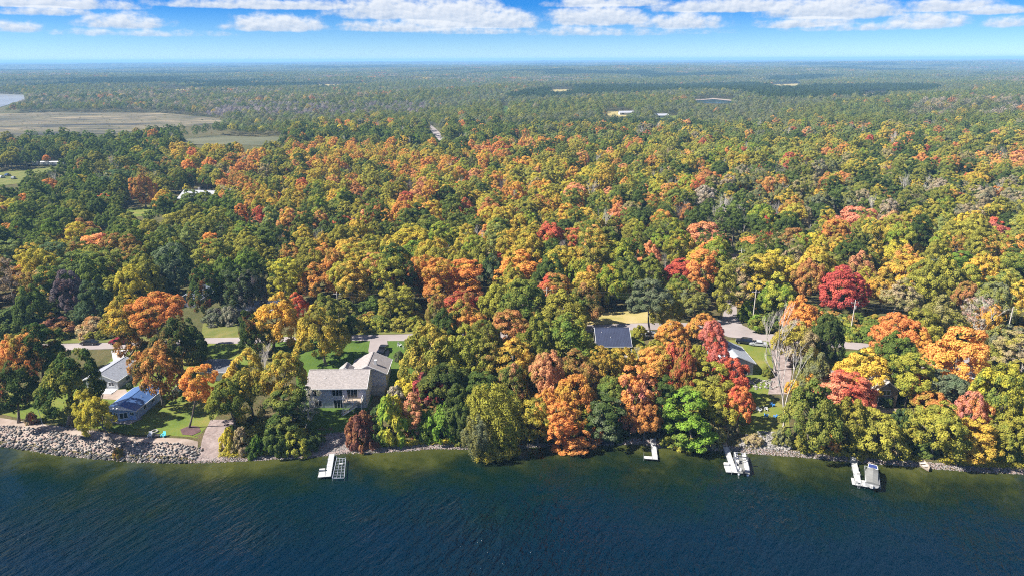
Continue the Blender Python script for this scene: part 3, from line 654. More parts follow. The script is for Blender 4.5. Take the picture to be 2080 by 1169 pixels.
SHRUBS = [
 (463,872,922,36,'yo','ye',.7), (490,868,924,42,'ta','ol',.4), (522,882,926,46,'dk','br',.4), (560,868,926,52,'dk','gr',.5), (600,872,926,56,'gr','yo',.5), (632,878,918,46,'dk','gr',.4),
 (738,838,912,64,'ma','ru',.35), (796,802,902,76,'br','ye',.35), (906,822,898,76,'gr','br',.7), (830,758,812,62,'ye','yo',.4), (876,753,828,76,'ma','cr',.25), (806,782,822,40,'tw','gg',.5), (866,835,895,46,'gr','br',.4),
 (766,850,905,44,'dk','gr',.5), (944,868,905,40,'gr','ol',.5), (1010,720,790,70,'dk','ol',.3),
 (30,622,668,80,'bl','gr',.4), (113,646,684,66,'ma','ru',.4), (192,646,682,66,'ta','ru',.5), (152,634,668,66,'bl','ol',.4), (72,640,672,60,'bl','dk',.3), (238,652,680,40,'ol','gr',.4), (15,660,692,60,'dk','gr',.4),
 (440,625,662,50,'gg','pu',.4), (468,622,662,40,'gg','tw',.4), (740,645,674,48,'yo','ol',.5), (775,640,672,46,'gr','yo',.5), (815,645,672,52,'ol','ye',.4), (715,640,676,40,'gr','dk',.4), (845,640,672,44,'yo','gr',.5), (690,655,680,36,'dk','gr',.5),
 (760,605,645,70,'dk','gr',.4), (820,600,645,66,'dk','ol',.4), (700,610,650,56,'dk','ol',.4),
 (1730,660,690,52,'gr','yo',.4), (1765,662,694,54,'br','gr',.5), (1700,650,684,44,'gr','dk',.4), (1545,640,676,50,'br','ol',.4), (1520,610,655,40,'br','gr',.4), (1560,600,650,56,'gr','ol',.4), (1795,665,700,44,'ol','gr',.4), (1660,690,735,46,'dk','gr',.4),
 (1300,660,690,30,'yo','ol',.4), (1300,700,735,40,'ol','yo',.5), (1250,860,893,50,'dk','gr',.3), (1440,855,905,60,'ol','ta',.4), (1480,850,885,36,'ta','ol',.4), (1360,885,905,40,'gr','yo',.5), (1395,895,912,50,'ol','yo',.5),
 (1590,865,905,40,'gg','ol',.4), (1632,880,915,44,'ol','yo',.4), (1730,890,925,56,'ol','go',.3), (1820,885,925,50,'ta','ol',.4), (1830,830,880,36,'dk','bl',.4), (1864,862,905,44,'ol','yo',.4), (1880,898,922,46,'gr','dk',.4), (1930,898,926,44,'yo','ol',.4),
 (2015,892,928,50,'ol','gr',.4), (2060,898,932,50,'ol','dk',.4), (1612,770,800,34,'yo','or',.5), (1640,755,785,30,'or','go',.5), (1790,790,830,44,'dk','gr',.4), (1560,742,765,24,'ol','gr',.4),
 (62,838,862,24,'ta','pk',.4), (240,908,930,20,'ru','ol',.5), (148,845,866,18,'ta','gr',.3), (1530,880,905,36,'ol','ta',.5), (838,690,730,34,'gr','dk',.4), (812,712,734,22,'gg','gr',.4), (262,777,790,12,'bl','gg',.4), (770,820,850,34,'dk','bl',.3),
]
HAND = []      # x, y, ground z, rx, rz, crown height, a, b, m, kind, lean
def crown_fit(cx, top, bot, w, foot, kind, low):
    cy = (top+bot)/2
    if foot:
        p = G(*foot); v = ray(cx, cy); t = p[1]/v[1]; c = np.array([0, 0, CAMZ])+v*t
        # crowns overhang a little; keep the trunk's lean moderate
        hc = c[2]-p[2]
        if hc < 2.0: hc = 2.0
        lean = (c[0]-p[0])/max(hc, 3)
        base = p
    else:
        hc = 9.0; lean = 0
        for _ in range(6):
            p = G(cx, cy, hc); s = FPX/((p-np.array([0, 0, CAMZ]))@fwd)
            rx = w/2/s; th = math.atan2(CAMZ-p[2], math.hypot(p[0], p[1]))
            hh = (bot-top)/2/s; rz = math.sqrt(max(hh*hh-(rx*.95*math.sin(th))**2, (hh*.6)**2))/math.cos(th)
            hc = rz*(.72 if low else 1.0)+(0 if low else 3.2)
        base = np.array([p[0], p[1], gz(p[0], p[1])])
    c = base+np.array([lean*hc, 0, hc]); s = FPX/((c-np.array([0, 0, CAMZ]))@fwd)
    rx = w/2/s; th = math.atan2(CAMZ-c[2], math.hypot(c[0], c[1])); hh = (bot-top)/2/s
    rz = max(.58*rx, math.sqrt(max(hh*hh-(rx*.95*math.sin(th))**2, (hh*.6)**2))/math.cos(th))
    return base, rx, min(rz, hc*.97 if not low else rz), hc, lean

KINDNAME = {'maple': ('maple_tree', 'round maple tree', 5.0, 5.4), 'tall': ('forest_tree', 'tall oval tree', 4.6, 7.0), 'thin': ('thinning_tree', 'thin airy tree', 4.6, 6.6),
            'willow': ('willow_tree', 'drooping willow', 5.3, 5.6), 'shrub': ('shrub', 'bushy shrub', 5.0, 4.8), 'column': ('columnar_shrub', 'narrow columnar shrub', 2.6, 7.4)}
NVAR = {'maple': 6, 'tall': 4, 'thin': 3, 'willow': 2, 'shrub': 4, 'column': 2}
INDIV = []
prng = random.Random(5)
def place_tree(base, rx, rz, hc, lean, a, b, m, kind, group):
    name, word, R0, RZ0 = KINDNAME[kind]
    e = empty(name, (base[0], base[1], base[2]), prng.uniform(0, 6.28) if abs(lean) < .02 else 0.0)
    if abs(lean) >= .02: e.rotation_euler = (0, math.atan(lean), 0)
    v = prng.randrange(NVAR[kind])
    R0, RZ0, zc = EXT[kind, v]
    c = link('crown', LEAF_ME[kind, v], e); c.location = (0, 0, hc*math.sqrt(1+lean*lean)-zc*rz/RZ0); c.scale = (rx/R0, rx/R0, rz/RZ0)
    if abs(lean) >= .02: c.rotation_euler = (0, 0, prng.uniform(0, 6.28))
    set_tint(c, a, b, m)
    t = link('trunk', PALE_TRUNK if kind == 'thin' else TRUNK_ME[prng.randrange(4)], e); q = max(.55, min(1.2, rx/5))
    t.scale = (q, q, hc/CROWN_Z)
    tag(e, 'x', 'tree', group); INDIV.append((e, a, b, m, word, base, hc, rx))
    return e
def jitter(col, k=.16):
    f = prng.uniform(1-k, 1+k); return [max(.004, x*f*prng.uniform(1-k*.4, 1+k*.4)) for x in col]
def set_tint(o, a, b, m):
    o['ta'] = jitter(PAL[a]); o['tb'] = jitter(PAL[b]); o['tm'] = float(m+prng.uniform(-.06, .06))
def place_shrub(base, rx, rz, hc, a, b, m, kind='shrub', group='shrubs along the shore and road'):
    name, word, R0, RZ0 = KINDNAME[kind]
    v = prng.randrange(NVAR[kind]); R0, RZ0, zc = EXT[kind, v]
    o = link(name, LEAF_ME[kind, v]); o.location = (base[0], base[1], base[2]+hc-zc*rz/RZ0); o.scale = (rx/R0, rx/R0, rz/RZ0)
    o.rotation_euler = (0, 0, prng.uniform(0, 6.28)); set_tint(o, a, b, m)
    tag(o, 'x', 'shrub', group); INDIV.append((o, a, b, m, word, base, hc, rx)); return o

DISC = []
for (cx, top, bot, w, a, b, m, kind, foot) in T:
    base, rx, rz, hc, lean = crown_fit(cx, top, bot, w, foot, kind, kind == 'shrub')
    if kind == 'shrub': place_shrub(base, rx, rz, hc, a, b, m)
    else: place_tree(base, rx*1.02, rz*(.94 if foot else 1.02), hc, lean, a, b, m, kind, 'trees of the lakeside lots' if foot or bot > 690 else 'trees of the forest edge')
    DISC.append((base[0]+lean*hc, base[1], rx))
for (cx, top, bot, w, a, b, m) in SHRUBS:
    base, rx, rz, hc, lean = crown_fit(cx, top, bot, w, None, 'shrub', True)
    place_shrub(base, rx, rz, hc, a, b, m)
    DISC.append((base[0], base[1], rx*.7))
base, rx, rz, hc, lean = crown_fit(838, 800, 896, 44, None, 'column', True); place_shrub(base, rx, rz, hc, 'ru', 'sa', .5, 'column')

# ---------------------------------------------------------------- the forest beyond
def mix_at(px, py, r, wx=0.0, wy=0.0):
    """the photograph's mixture of leaf colours, by place"""
    grp = math.sin(wx/41+1.7*math.sin(wy/67))+math.sin(wy/38-wx/83+.4)
    def pick(tbl):
        q = (r.random() if r.random() < .62 else (.5+.25*grp) % 1.0)*sum(t[0] for t in tbl)
        for t in tbl:
            q -= t[0]
            if q <= 0: return t[1:]
        return tbl[-1][1:]
    far = [(4, 'gr', 'lg', .4), (1.6, 'dk', 'gr', .6), (3, 'ol', 'gr', .4), (2.0, 'gg', 'ol', .5), (2, 'lg', 'gr', .4), (.9, 'ta', 'gg', .5), (.25, 'ru', 'ol', .4), (.6, 'yo', 'ol', .5), (.1, 'or', 'ru', .5)]
    green = [(4, 'gr', 'ol', .4), (2.2, 'dk', 'gr', .6), (3, 'gr', 'br', .3), (2, 'ol', 'yo', .4), (.8, 'lg', 'gr', .5), (.5, 'ru', 'ol', .5), (.5, 'ye', 'yo', .5), (.5, 'or', 'ol', .3)]
    fire = [(2.8, 'ol', 'or', .6), (1.0, 'br', 'yo', .6), (.9, 'lg', 'yo', .5), (2.4, 'go', 'or', .45), (2.2, 'yo', 'ye', .4), (2.0, 'yo', 'go', .5), (2.2, 'ol', 'yo', .5), (2.0, 'gr', 'ol', .5), (1.5, 'dk', 'gr', .5), (.8, 'ru', 'or', .6), (.8, 'sa', 'go', .4), (.5, 're', 'or', .5)]
    olive = [(1.4, 'br', 'yo', .5), (1.2, 'lg', 'yo', .5), (3.4, 'ol', 'yo', .5), (2, 'yo', 'go', .4), (2.4, 'gr', 'ol', .4), (1.8, 'dk', 'gr', .4), (1.3, 'ol', 'or', .55), (.7, 'ru', 'or', .4), (.5, 're', 'ru', .4), (.7, 'ta', 'ol', .5), (.5, 'sa', 'go', .5)]
    dull = [(3, 'gg', 'ol', .5), (2, 'ta', 'gg', .4), (2.2, 'ol', 'gr', .4), (1, 'tw', 'ta', .5), (1.5, 'gr', 'lg', .3), (1, 'dk', 'gr', .4), (.5, 'yo', 'go', .5), (.5, 'or', 'ru', .5)]
    if py < 255:        # the distance goes in patches: dark woods with cloud shadow put into the leaf colour, pale aspens, mixed woods
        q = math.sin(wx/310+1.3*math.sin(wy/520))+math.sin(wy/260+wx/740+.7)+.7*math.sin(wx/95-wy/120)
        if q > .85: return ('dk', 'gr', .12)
        if q < -1.25: return pick(dull)
        grp = q*1.3
        if r.random() < .55: return [('gr', 'lg', .4), ('ol', 'gr', .4), ('gg', 'ol', .4), ('lg', 'gr', .5)][int((q+2.7)/5.4*4) % 4]
        return pick(far if r.random() < .85 else olive)
    if py < 292: return pick(green if px < 1050 else (far if r.random() < .5 else olive))
    if py < 345: return pick(green if px < 350 else fire if px < 1150 else olive)
    if py < 405: return pick(green if px < 430 else (fire if r.random() < .6 else olive) if px < 1420 else (olive if r.random() < .6 else dull))
    if py < 450: return pick(green if px < 480 else (olive if r.random() < .65 else fire) if px < 1430 else (dull if r.random() < .7 else olive))
    return pick(green if px < 560 else olive)

rng = np.random.default_rng(77)
def scatter(y0, y1, spacing, side=.86):
    n = int(side*(y1*y1-y0*y0)/spacing**2)
    # jittered grid, thinned to the field of view with a margin
    ysv = np.arange(y0, y1, spacing*.92); P = []
    for i, yy in enumerate(ysv):
        half = side*yy+25; xs_ = np.arange(-half, half, spacing)+(i % 2)*spacing*.5
        P.append(np.stack([xs_, np.full(len(xs_), yy)], 1))
    P = np.concatenate(P); return P+rng.uniform(-.36, .36, P.shape)*spacing
def free(P, h=13.0, grow=0.0):
    k = np.ones(len(P), bool)
    for poly in OPEN: k &= ~in_poly(P[:, 0], P[:, 1], poly)
    z = ground(P[:, 0], P[:, 1])
    for q in (1.0, .6, .25):
        v = np.stack([P[:, 0], P[:, 1], z+h*q-CAMZ], 1); dep = v@fwd
        px = 1040+(v@rgt)/dep*FPX; py = 584.5-(v@upv)/dep*FPX
        for poly in VIS: k &= ~in_poly(px, py, poly)
    return k
D = np.array(DISC)
near = scatter(172, 720, 7.1)
near = near[free(near)]
dd = np.min(np.hypot(near[:, None, 0]-D[None, :, 0], near[:, None, 1]-D[None, :, 1])-D[None, :, 2]*.9, axis=1)
near = near[dd > 2.4]
gp = np.array([project(x, y, gz(x, y)) for x, y in near])
near = near[gp[:, 1] < np.where((gp[:, 0] > 690) & (gp[:, 0] < 860), 655, np.where(gp[:, 0] < 420, 640, 628))]
gp = np.array([project(x, y, gz(x, y)) for x, y in near])
keep = ~((gp[:, 0] > 300) & (gp[:, 0] < 520) & (gp[:, 1] > 600)) & ~((gp[:, 0] > 340) & (gp[:, 0] < 450) & (gp[:, 1] > 400) & (gp[:, 1] < 440))
near = near[keep]
vis = (gp[keep][:, 0] > -30) & (gp[keep][:, 0] < 2110)
order = np.argsort(np.where(vis, near[:, 1], 1e6)); near = near[order]
N_INDIV = 300-len(T)
pr2 = random.Random(9)
for x, y in near[:max(0, N_INDIV)]:
    base = np.array([x, y, gz(x, y)]); px, py = project(x, y, base[2]+9)
    a, b, m = mix_at(px, py, pr2, x, y); s = pr2.uniform(.55, 1.0); kind = pr2.choice(['maple', 'maple', 'maple', 'tall', 'tall', 'thin'] if a in ('gg', 'ta', 'tw') else ['maple', 'maple', 'tall'])
    R0, RZ0 = KINDNAME[kind][2:]
    place_tree(base, R0*s*1.2, RZ0*s*pr2.uniform(1.0, 1.25)*(.85 if kind == 'tall' else 1), 10.2*s+pr2.uniform(-.5, 1), 0.0, a, b, m, kind, 'trees of the forest edge')
near = near[max(0, N_INDIV):]
side = scatter(112, 265, 7.6, 1.25)          # the wooded lots go on to both sides of the frame
sp = np.array([project(x, y, gz(x, y)) for x, y in side]); side = side[((sp[:, 0] < -45) | (sp[:, 0] > 2120)) & (side[:, 1]-ys(side[:, 0]) > 7)]
side = side[free(side)]; near = np.concatenate([near, side])

def low_crown(seed, R, RZ, nf, size):
    r = np.random.default_rng(seed); L = lobes_round(r, R, RZ, 6); P = []; N = []
    C = np.array([c for c, q in L]); Q = np.array([q for c, q in L]); per = nf//len(L)
    for i, (c, q) in enumerate(L):
        d = unit(r.normal(size=(per, 3))+np.array([0, 0, .45])); p = c+d*q*r.uniform(.78, 1.08, per)[:, None]
        w = np.linalg.norm(p[:, None]-C[None], axis=2)/Q[None]; w[:, i] = 9; k = w.min(1) > .8
        P.append(p[k]); N.append(unit(d[k]+r.normal(size=(k.sum(), 3))*.35))
    return leaf_quads(r, np.concatenate(P), np.concatenate(N), size)
def join_np(parts):
    V = []; F = []; b = 0
    for v, f in parts: V.append(v); F.append(f+b); b += len(v)
    return np.concatenate(V), np.concatenate(F)
def proto_collection(name, items):
    c = bpy.data.collections.new(name)
    for i, me in enumerate(items):
        o = bpy.data.objects.new('%s_%02d' % (name, i), me); c.objects.link(o)
    return c
def with_trunk(crown_vf, tb):
    v, f = crown_vf; v = v+np.array([0, 0, CROWN_Z]); nv = len(v)
    tv = np.array(tb.v); tf = [q for q in tb.f if len(q) == 4]
    me = np_mesh('tree_mass', np.concatenate([v, tv]), np.concatenate([f, np.array(tf)+nv]))
    me.materials.append(LEAF); me.materials.append(BARK)
    me.polygons.foreach_set('material_index', np.concatenate([np.zeros(len(f), np.int32), np.ones(len(tf), np.int32)]))
    return me
def instancer(name, P, Z, coll, idx, sc, ta, tb, tm, label):
    n = len(P); me = bpy.data.meshes.new(name); me.vertices.add(n)
    me.vertices.foreach_set('co', np.concatenate([P, Z[:, None]], 1).astype(np.float32).ravel())
    def attr(nm, typ, arr, key):
        a = me.attributes.new(nm, typ, 'POINT'); a.data.foreach_set(key, arr.ravel())
    attr('pick', 'INT', idx.astype(np.int32), 'value'); attr('size', 'FLOAT_VECTOR', sc.astype(np.float32), 'vector')
    rot = np.zeros((n, 3), np.float32); rot[:, 2] = rng.uniform(0, 6.283, n); attr('turn', 'FLOAT_VECTOR', rot, 'vector')
    attr('ta', 'FLOAT_VECTOR', ta.astype(np.float32), 'vector'); attr('tb', 'FLOAT_VECTOR', tb.astype(np.float32), 'vector'); attr('tm', 'FLOAT', tm.astype(np.float32), 'value')
    o = link(name, me); tag(o, label, kind='stuff')
    ng = bpy.data.node_groups.new(name, 'GeometryNodeTree')
    ng.interface.new_socket('Geometry', in_out='INPUT', socket_type='NodeSocketGeometry'); ng.interface.new_socket('Geometry', in_out='OUTPUT', socket_type='NodeSocketGeometry')
    N = ng.nodes; gi = N.new('NodeGroupInput'); go = N.new('NodeGroupOutput')
    ci = N.new('GeometryNodeCollectionInfo'); ci.inputs['Collection'].default_value = coll; ci.inputs['Separate Children'].default_value = True; ci.inputs['Reset Children'].default_value = True
    ip = N.new('GeometryNodeInstanceOnPoints'); ip.inputs['Pick Instance'].default_value = True
    def na(nm, dt):
        q = N.new('GeometryNodeInputNamedAttribute'); q.data_type = dt; q.inputs[0].default_value = nm; return q.outputs[0]
    L = ng.links; L.new(gi.outputs[0], ip.inputs['Points']); L.new(ci.outputs[0], ip.inputs['Instance']); L.new(na('pick', 'INT'), ip.inputs['Instance Index'])
    er = N.new('FunctionNodeEulerToRotation'); L.new(na('turn', 'FLOAT_VECTOR'), er.inputs[0])
    L.new(er.outputs[0], ip.inputs['Rotation']); L.new(na('size', 'FLOAT_VECTOR'), ip.inputs['Scale']); L.new(ip.outputs[0], go.inputs[0])
    md = o.modifiers.new('trees', 'NODES'); md.node_group = ng
    return o
def tints(P, h):
    n = len(P); z = ground(P[:, 0], P[:, 1]); v = np.stack([P[:, 0], P[:, 1], z+h-CAMZ], 1); dep = v@fwd
    px = 1040+(v@rgt)/dep*FPX; py = 584.5-(v@upv)/dep*FPX
    TA = np.empty((n, 3)); TB = np.empty((n, 3)); TM = np.empty(n)
    for i in range(n):
        a, b, m = mix_at(px[i], py[i], pr2, P[i, 0], P[i, 1]); TA[i] = PAL[a]; TB[i] = PAL[b]; TM[i] = m
    TA *= rng.uniform(.85, 1.15, (n, 1)); TB *= rng.uniform(.85, 1.15, (n, 1)); TM += rng.uniform(-.08, .08, n)
    return TA, TB, TM, px, py

hi = [with_trunk(CROWNS[k], TRUNKS[i % 4]) for i, k in enumerate([('maple', 0), ('maple', 1), ('maple', 2), ('maple', 3), ('maple', 4), ('maple', 5), ('tall', 0), ('tall', 1), ('tall', 2), ('thin', 0), ('thin', 1)])]
for sd in (61, 62, 63):
    me = bare_tree(sd, 16, .17, .30, 4).mesh('bare_mass'); me.materials.append(PALE_BARK); hi.append(me)
c_hi = proto_collection('wood', hi)
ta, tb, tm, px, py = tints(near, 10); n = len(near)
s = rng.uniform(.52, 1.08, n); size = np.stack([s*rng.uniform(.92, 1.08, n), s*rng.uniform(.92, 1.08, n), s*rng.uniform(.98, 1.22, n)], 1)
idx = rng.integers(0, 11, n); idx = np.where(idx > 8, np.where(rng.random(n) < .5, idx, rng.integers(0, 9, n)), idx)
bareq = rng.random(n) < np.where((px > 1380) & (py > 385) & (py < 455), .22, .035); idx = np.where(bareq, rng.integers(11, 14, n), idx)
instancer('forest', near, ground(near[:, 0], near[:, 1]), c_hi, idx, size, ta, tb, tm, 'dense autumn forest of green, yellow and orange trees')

mid = scatter(720, 2600, 8.6, .83)
mid = mid[free(mid, 12.0)]
lo = []
for i in range(6):
    v, f = low_crown(500+i, 5.2, 5.6, 700, .95); me = np_mesh('tree_mass', v+np.array([0, 0, 8.5]), f); me.materials.append(LEAF); lo.append(me)
c_lo = proto_collection('midwood', lo)
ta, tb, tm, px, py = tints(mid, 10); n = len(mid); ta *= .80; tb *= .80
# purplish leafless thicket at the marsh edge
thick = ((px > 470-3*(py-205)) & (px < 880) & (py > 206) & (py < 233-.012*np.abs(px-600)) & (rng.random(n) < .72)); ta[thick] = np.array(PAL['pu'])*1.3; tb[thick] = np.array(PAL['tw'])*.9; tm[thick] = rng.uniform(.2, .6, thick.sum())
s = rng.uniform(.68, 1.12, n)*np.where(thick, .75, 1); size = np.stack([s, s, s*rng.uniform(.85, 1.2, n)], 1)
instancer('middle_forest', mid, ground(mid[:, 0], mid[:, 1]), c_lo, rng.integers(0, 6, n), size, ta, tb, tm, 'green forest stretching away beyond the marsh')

groves = []
for g in range(5):
    r = np.random.default_rng(600+g); parts = []
    for k in range(14):
        v, f = low_crown(700+g*20+k, 6.0*r.uniform(.8, 1.3), 6, 120, 2.3); parts.append((v+np.array([*r.uniform(-22, 22, 2), 8*r.uniform(.8, 1.3)]), f))
    v, f = join_np(parts); me = np_mesh('grove_mass', v, f); me.materials.append(LEAF); groves.append(me)
c_far = proto_collection('farwood', groves)
bands = [scatter(2600, 6000, 30, .80), scatter(6000, 14000, 62, .78), scatter(14000, 20500, 110, .77)]
far = np.concatenate(bands); scl = np.concatenate([np.full(len(b), q) for b, q in zip(bands, (1.0, 1.9, 3.2))])
k = free(far, 12.0); far = far[k]; scl = scl[k]
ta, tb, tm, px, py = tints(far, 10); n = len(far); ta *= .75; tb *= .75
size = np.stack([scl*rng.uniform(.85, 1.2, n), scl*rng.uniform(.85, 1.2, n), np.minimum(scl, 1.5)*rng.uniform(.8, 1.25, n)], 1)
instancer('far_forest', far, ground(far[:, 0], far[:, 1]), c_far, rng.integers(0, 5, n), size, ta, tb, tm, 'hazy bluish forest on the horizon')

q = scatter(760, 1230, 26, .86); q = q[(q[:, 0] < -.36*q[:, 1]) & (rng.random(len(q)) < .55)]; n = len(q); s = rng.uniform(.10, .34, n)
ta = np.tile(np.array(PAL['ol'])*.7, (n, 1))*rng.uniform(.6, 1.2, (n, 1)); tb = np.tile(np.array(PAL['ta'])*.8, (n, 1))
instancer('marsh_bushes', q, ground(q[:, 0], q[:, 1])-1.2*s, c_lo, rng.integers(0, 6, n), np.stack([s, s, s*.7], 1), ta, tb, rng.uniform(.2, .7, n), 'low bushes dotted over the tan marsh')

# ---------------------------------------------------------------- buildings
def shingle(name, col, k=.22):
    m, t, b = new_mat(name)
    co = t.node('ShaderNodeTexCoord').outputs['Object']
    br = t.node('ShaderNodeTexBrick'); t.l.new(t.vmath('MULTIPLY', co, (1, 1, 1)), br.inputs['Vector'])
    br.inputs['Scale'].default_value = 1.6; br.inputs['Mortar Size'].default_value = .012; br.inputs['Row Height'].default_value = .28
    br.inputs['Color1'].default_value = (*[c*(1+k) for c in col], 1); br.inputs['Color2'].default_value = (*[c*(1-k) for c in col], 1); br.inputs['Mortar'].default_value = (*[c*.6 for c in col], 1)
    n = t.noise(co, .8, 5, .6)
    t.put(b.inputs['Base Color'], t.mix(t.remap(n, .3, .7, 0, .4), br.outputs[0], tuple(c*.72 for c in col)))
    b.inputs['Roughness'].default_value = .85; b.inputs['Specular IOR Level'].default_value = .25
    return m
def siding(name, col, step=5.0):
    m, t, b = new_mat(name)
    co = t.node('ShaderNodeTexCoord').outputs['Object']
    w = t.node('ShaderNodeTexWave', wave_type='BANDS', bands_direction='Z', wave_profile='SAW'); t.l.new(co, w.inputs['Vector']); w.inputs['Scale'].default_value = step/6.28*2
    n = t.noise(co, .9, 5, .6)
    c = t.mix(t.remap(n, .3, .7), tuple(x*.86 for x in col), tuple(min(1, x*1.08) for x in col))
    t.put(b.inputs['Base Color'], c); b.inputs['Roughness'].default_value = .6
    bp = t.node('ShaderNodeBump'); bp.inputs['Distance'].default_value = .02; t.l.new(w.outputs['Fac'], bp.inputs['Height']); t.l.new(bp.outputs[0], b.inputs['Normal'])
    return m
def metal_roof(name, col, axis_dir='X', rough=.34, metal=.35):
    m, t, b = new_mat(name)
    co = t.node('ShaderNodeTexCoord').outputs['Object']
    w = t.node('ShaderNodeTexWave', wave_type='BANDS', bands_direction=axis_dir, wave_profile='SIN'); t.l.new(co, w.inputs['Vector']); w.inputs['Scale'].default_value = .75
    n = t.noise(co, .5, 5, .6)
    t.put(b.inputs['Base Color'], t.mix(t.remap(n, .3, .7), tuple(x*.8 for x in col), tuple(min(1, x*1.15) for x in col)))
    b.inputs['Roughness'].default_value = rough; b.inputs['Metallic'].default_value = metal
    bp = t.node('ShaderNodeBump'); bp.inputs['Distance'].default_value = .012; t.put(bp.inputs['Height'], t.math('POWER', w.outputs['Fac'], 8.0)); t.l.new(bp.outputs[0], b.inputs['Normal'])
    return m
WHITE = simple('white_trim', (.60, .60, .595), .5, .08)
def glass_material():
    m, t, b = new_mat('window_glass'); b.inputs['Base Color'].default_value = (.012, .014, .018, 1); b.inputs['Roughness'].default_value = .06; b.inputs['Specular IOR Level'].default_value = .6; return m
GLASS = glass_material()
DARK = simple('dark_metal', (.03, .03, .033), .5)
WOOD = simple('weathered_wood', (.30, .24, .18), .8, .2, 2.0)
FOUND = simple('foundation', (.26, .25, .24), .9, .15)

def window(root, x0, x1, z0, z1, y, n=1, t=.09, label=None, face='front', name='window', W=0, dep=.07):
    """framed window on the front (y) or on a side wall (x given as y)"""
    def P(a, b_, c): return (a, b_, c) if face == 'front' else (W+(b_ if face == 'right' else b_), a, c)
    def bx(mb, a0, a1, b0, b1, c0, c1):
        if face == 'front': mb.box(a0, a1, b0, b1, c0, c1)
        elif face == 'right': mb.box(W-b1, W-b0, a0, a1, c0, c1)
        else: mb.box(b0, b1, a0, a1, c0, c1)
    f = MB()
    bx(f, x0-t, x1+t, y-dep, y+.02, z0-t, z0); bx(f, x0-t, x1+t, y-dep, y+.02, z1, z1+t); bx(f, x0-t, x0, y-dep, y+.02, z0, z1); bx(f, x1, x1+t, y-dep, y+.02, z0, z1)
    for k in range(1, n):
        c = x0+(x1-x0)*k/n; bx(f, c-t*.4, c+t*.4, y-dep, y+.02, z0, z1)
    fo = f.build(name, WHITE, root)
    for k in range(n):
        a = x0+(x1-x0)*k/n; b_ = x0+(x1-x0)*(k+1)/n; p = MB(); bx(p, a+(t*.42 if k else .004), b_-(t*.42 if k < n-1 else .004), y-.03, y+.01, z0+.004, z1-.004); p.build('pane', GLASS, fo)
    return fo
def gable(root, W, L, h, rise, ridge, wall, roof, over=.45, trim=WHITE, ox=0, oy=0, base=-.8, h0=0.0, wall_name='wall', roof_name='roof'):
    """gabled block: ridge 'x' runs along the front, ridge 'y' runs away from it"""
    def q(u, v, z): return (ox+u, oy+v, z) if ridge == 'y' else (ox+v, oy+u, z)
    S, LL = (W, L) if ridge == 'y' else (L, W)          # span across the ridge, length along it
    m = MB(); prof = [(0, base), (S, base), (S, h), (S/2, h+rise), (0, h)]
    a = [q(u, 0, z) for u, z in prof]; c = [q(u, LL, z) for u, z in prof]
    m.poly(a); m.poly(c[::-1])
    for i in range(5):
        if i in (2, 3): continue
        j = (i+1) % 5; m.poly([a[i], c[i], c[j], a[j]])
    m.poly([a[2], a[3], c[3], c[2]]); m.poly([a[3], a[4], c[4], c[3]])
    m.build(wall_name, wall, root)
    r = MB(); sl = rise/(S/2); th = .16; e = h-over*sl
    for sgn in (0, 1):
        us = [-over, S/2] if not sgn else [S/2, S+over]; zs = [e, h+rise] if not sgn else [h+rise, e]
        r.hexa([q(us[0], -over, zs[0]+.02), q(us[1], -over, zs[1]+.02), q(us[1], LL+over, zs[1]+.02), q(us[0], LL+over, zs[0]+.02),
                q(us[0], -over, zs[0]+th), q(us[1], -over, zs[1]+th), q(us[1], LL+over, zs[1]+th), q(us[0], LL+over, zs[0]+th)])
    ro = r.build(roof_name, roof, root)
    cap = MB().bar(q(S/2, -over, h+rise+th), q(S/2, LL+over, h+rise+th), .28, .05); cap.build('ridge_cap', roof, ro)
    if trim:
        f = MB()
        for v in (-over-.03, LL+over+.03):
            f.bar(q(-over, v, e+.08), q(S/2, v, h+rise+.09), .06, .2); f.bar(q(S/2, v, h+rise+.09), q(S+over, v, e+.08), .06, .2)
        f.bar(q(-over-.03, -over, e+.08), q(-over-.03, LL+over, e+.08), .08, .18); f.bar(q(S+over+.03, -over, e+.08), q(S+over+.03, LL+over, e+.08), .08, .18)
        f.build('fascia', trim, ro)
    return ro
def vent(root, x, y, z, ro=None, r=.07, h=.5):
    MB().tube([(x, y, z-.2), (x, y, z+h)], [r, r], 6).build('vent_pipe', WHITE, root)
def house(name, x, y, z, deg, label):
    e = empty(name, (x, y, z), RAD(deg)); return tag(e, label, 'house')

# ---- grey two-storey house with a garage wing
LAV = siding('grey_siding', (.50, .50, .57)); TANROOF = shingle('tan_shingles', (.275, .245, .232))
gh = house('lake_house', -47.9, 143.9, 2.1, 1.0, 'grey two-storey house with tan shingle roof, white windows and lakeside deck')
main_roof = gable(gh, 13.5, 9.4, 5.4, 2.35, 'x', LAV, TANROOF)
window(gh, 1.2, 2.8, 3.35, 4.85, 0, 2); window(gh, 5.7, 8.0, 3.35, 4.85, 0, 3); window(gh, 1.4, 3.0, .55, 2.05, 0, 2)
window(gh, 9.2, 11.5, 2.85, 5.0, 0, 3, name='patio_door'); window(gh, 5.9, 8.1, .1, 2.25, 0, 3, name='patio_door')
gable(gh, 8.6, 7.6, 5.0, 2.1, 'y', LAV, TANROOF, ox=8.3, oy=8.6, wall_name='garage_wall', roof_name='garage_roof')
gable(gh, 3.0, 2.4, 5.6, 1.2, 'y', LAV, TANROOF, ox=5.6, oy=8.2, over=.3, wall_name='entry_wall', roof_name='entry_roof')
for vx, vy in ((3.6, 2.2), (3.9, 2.3)): vent(gh, vx, vy, 5.4+2.35*vy/4.7, h=.35)
MB().box(13.9, 14.5, 10.2, 10.9, 5.5, 7.6).build('chimney', WHITE, gh)
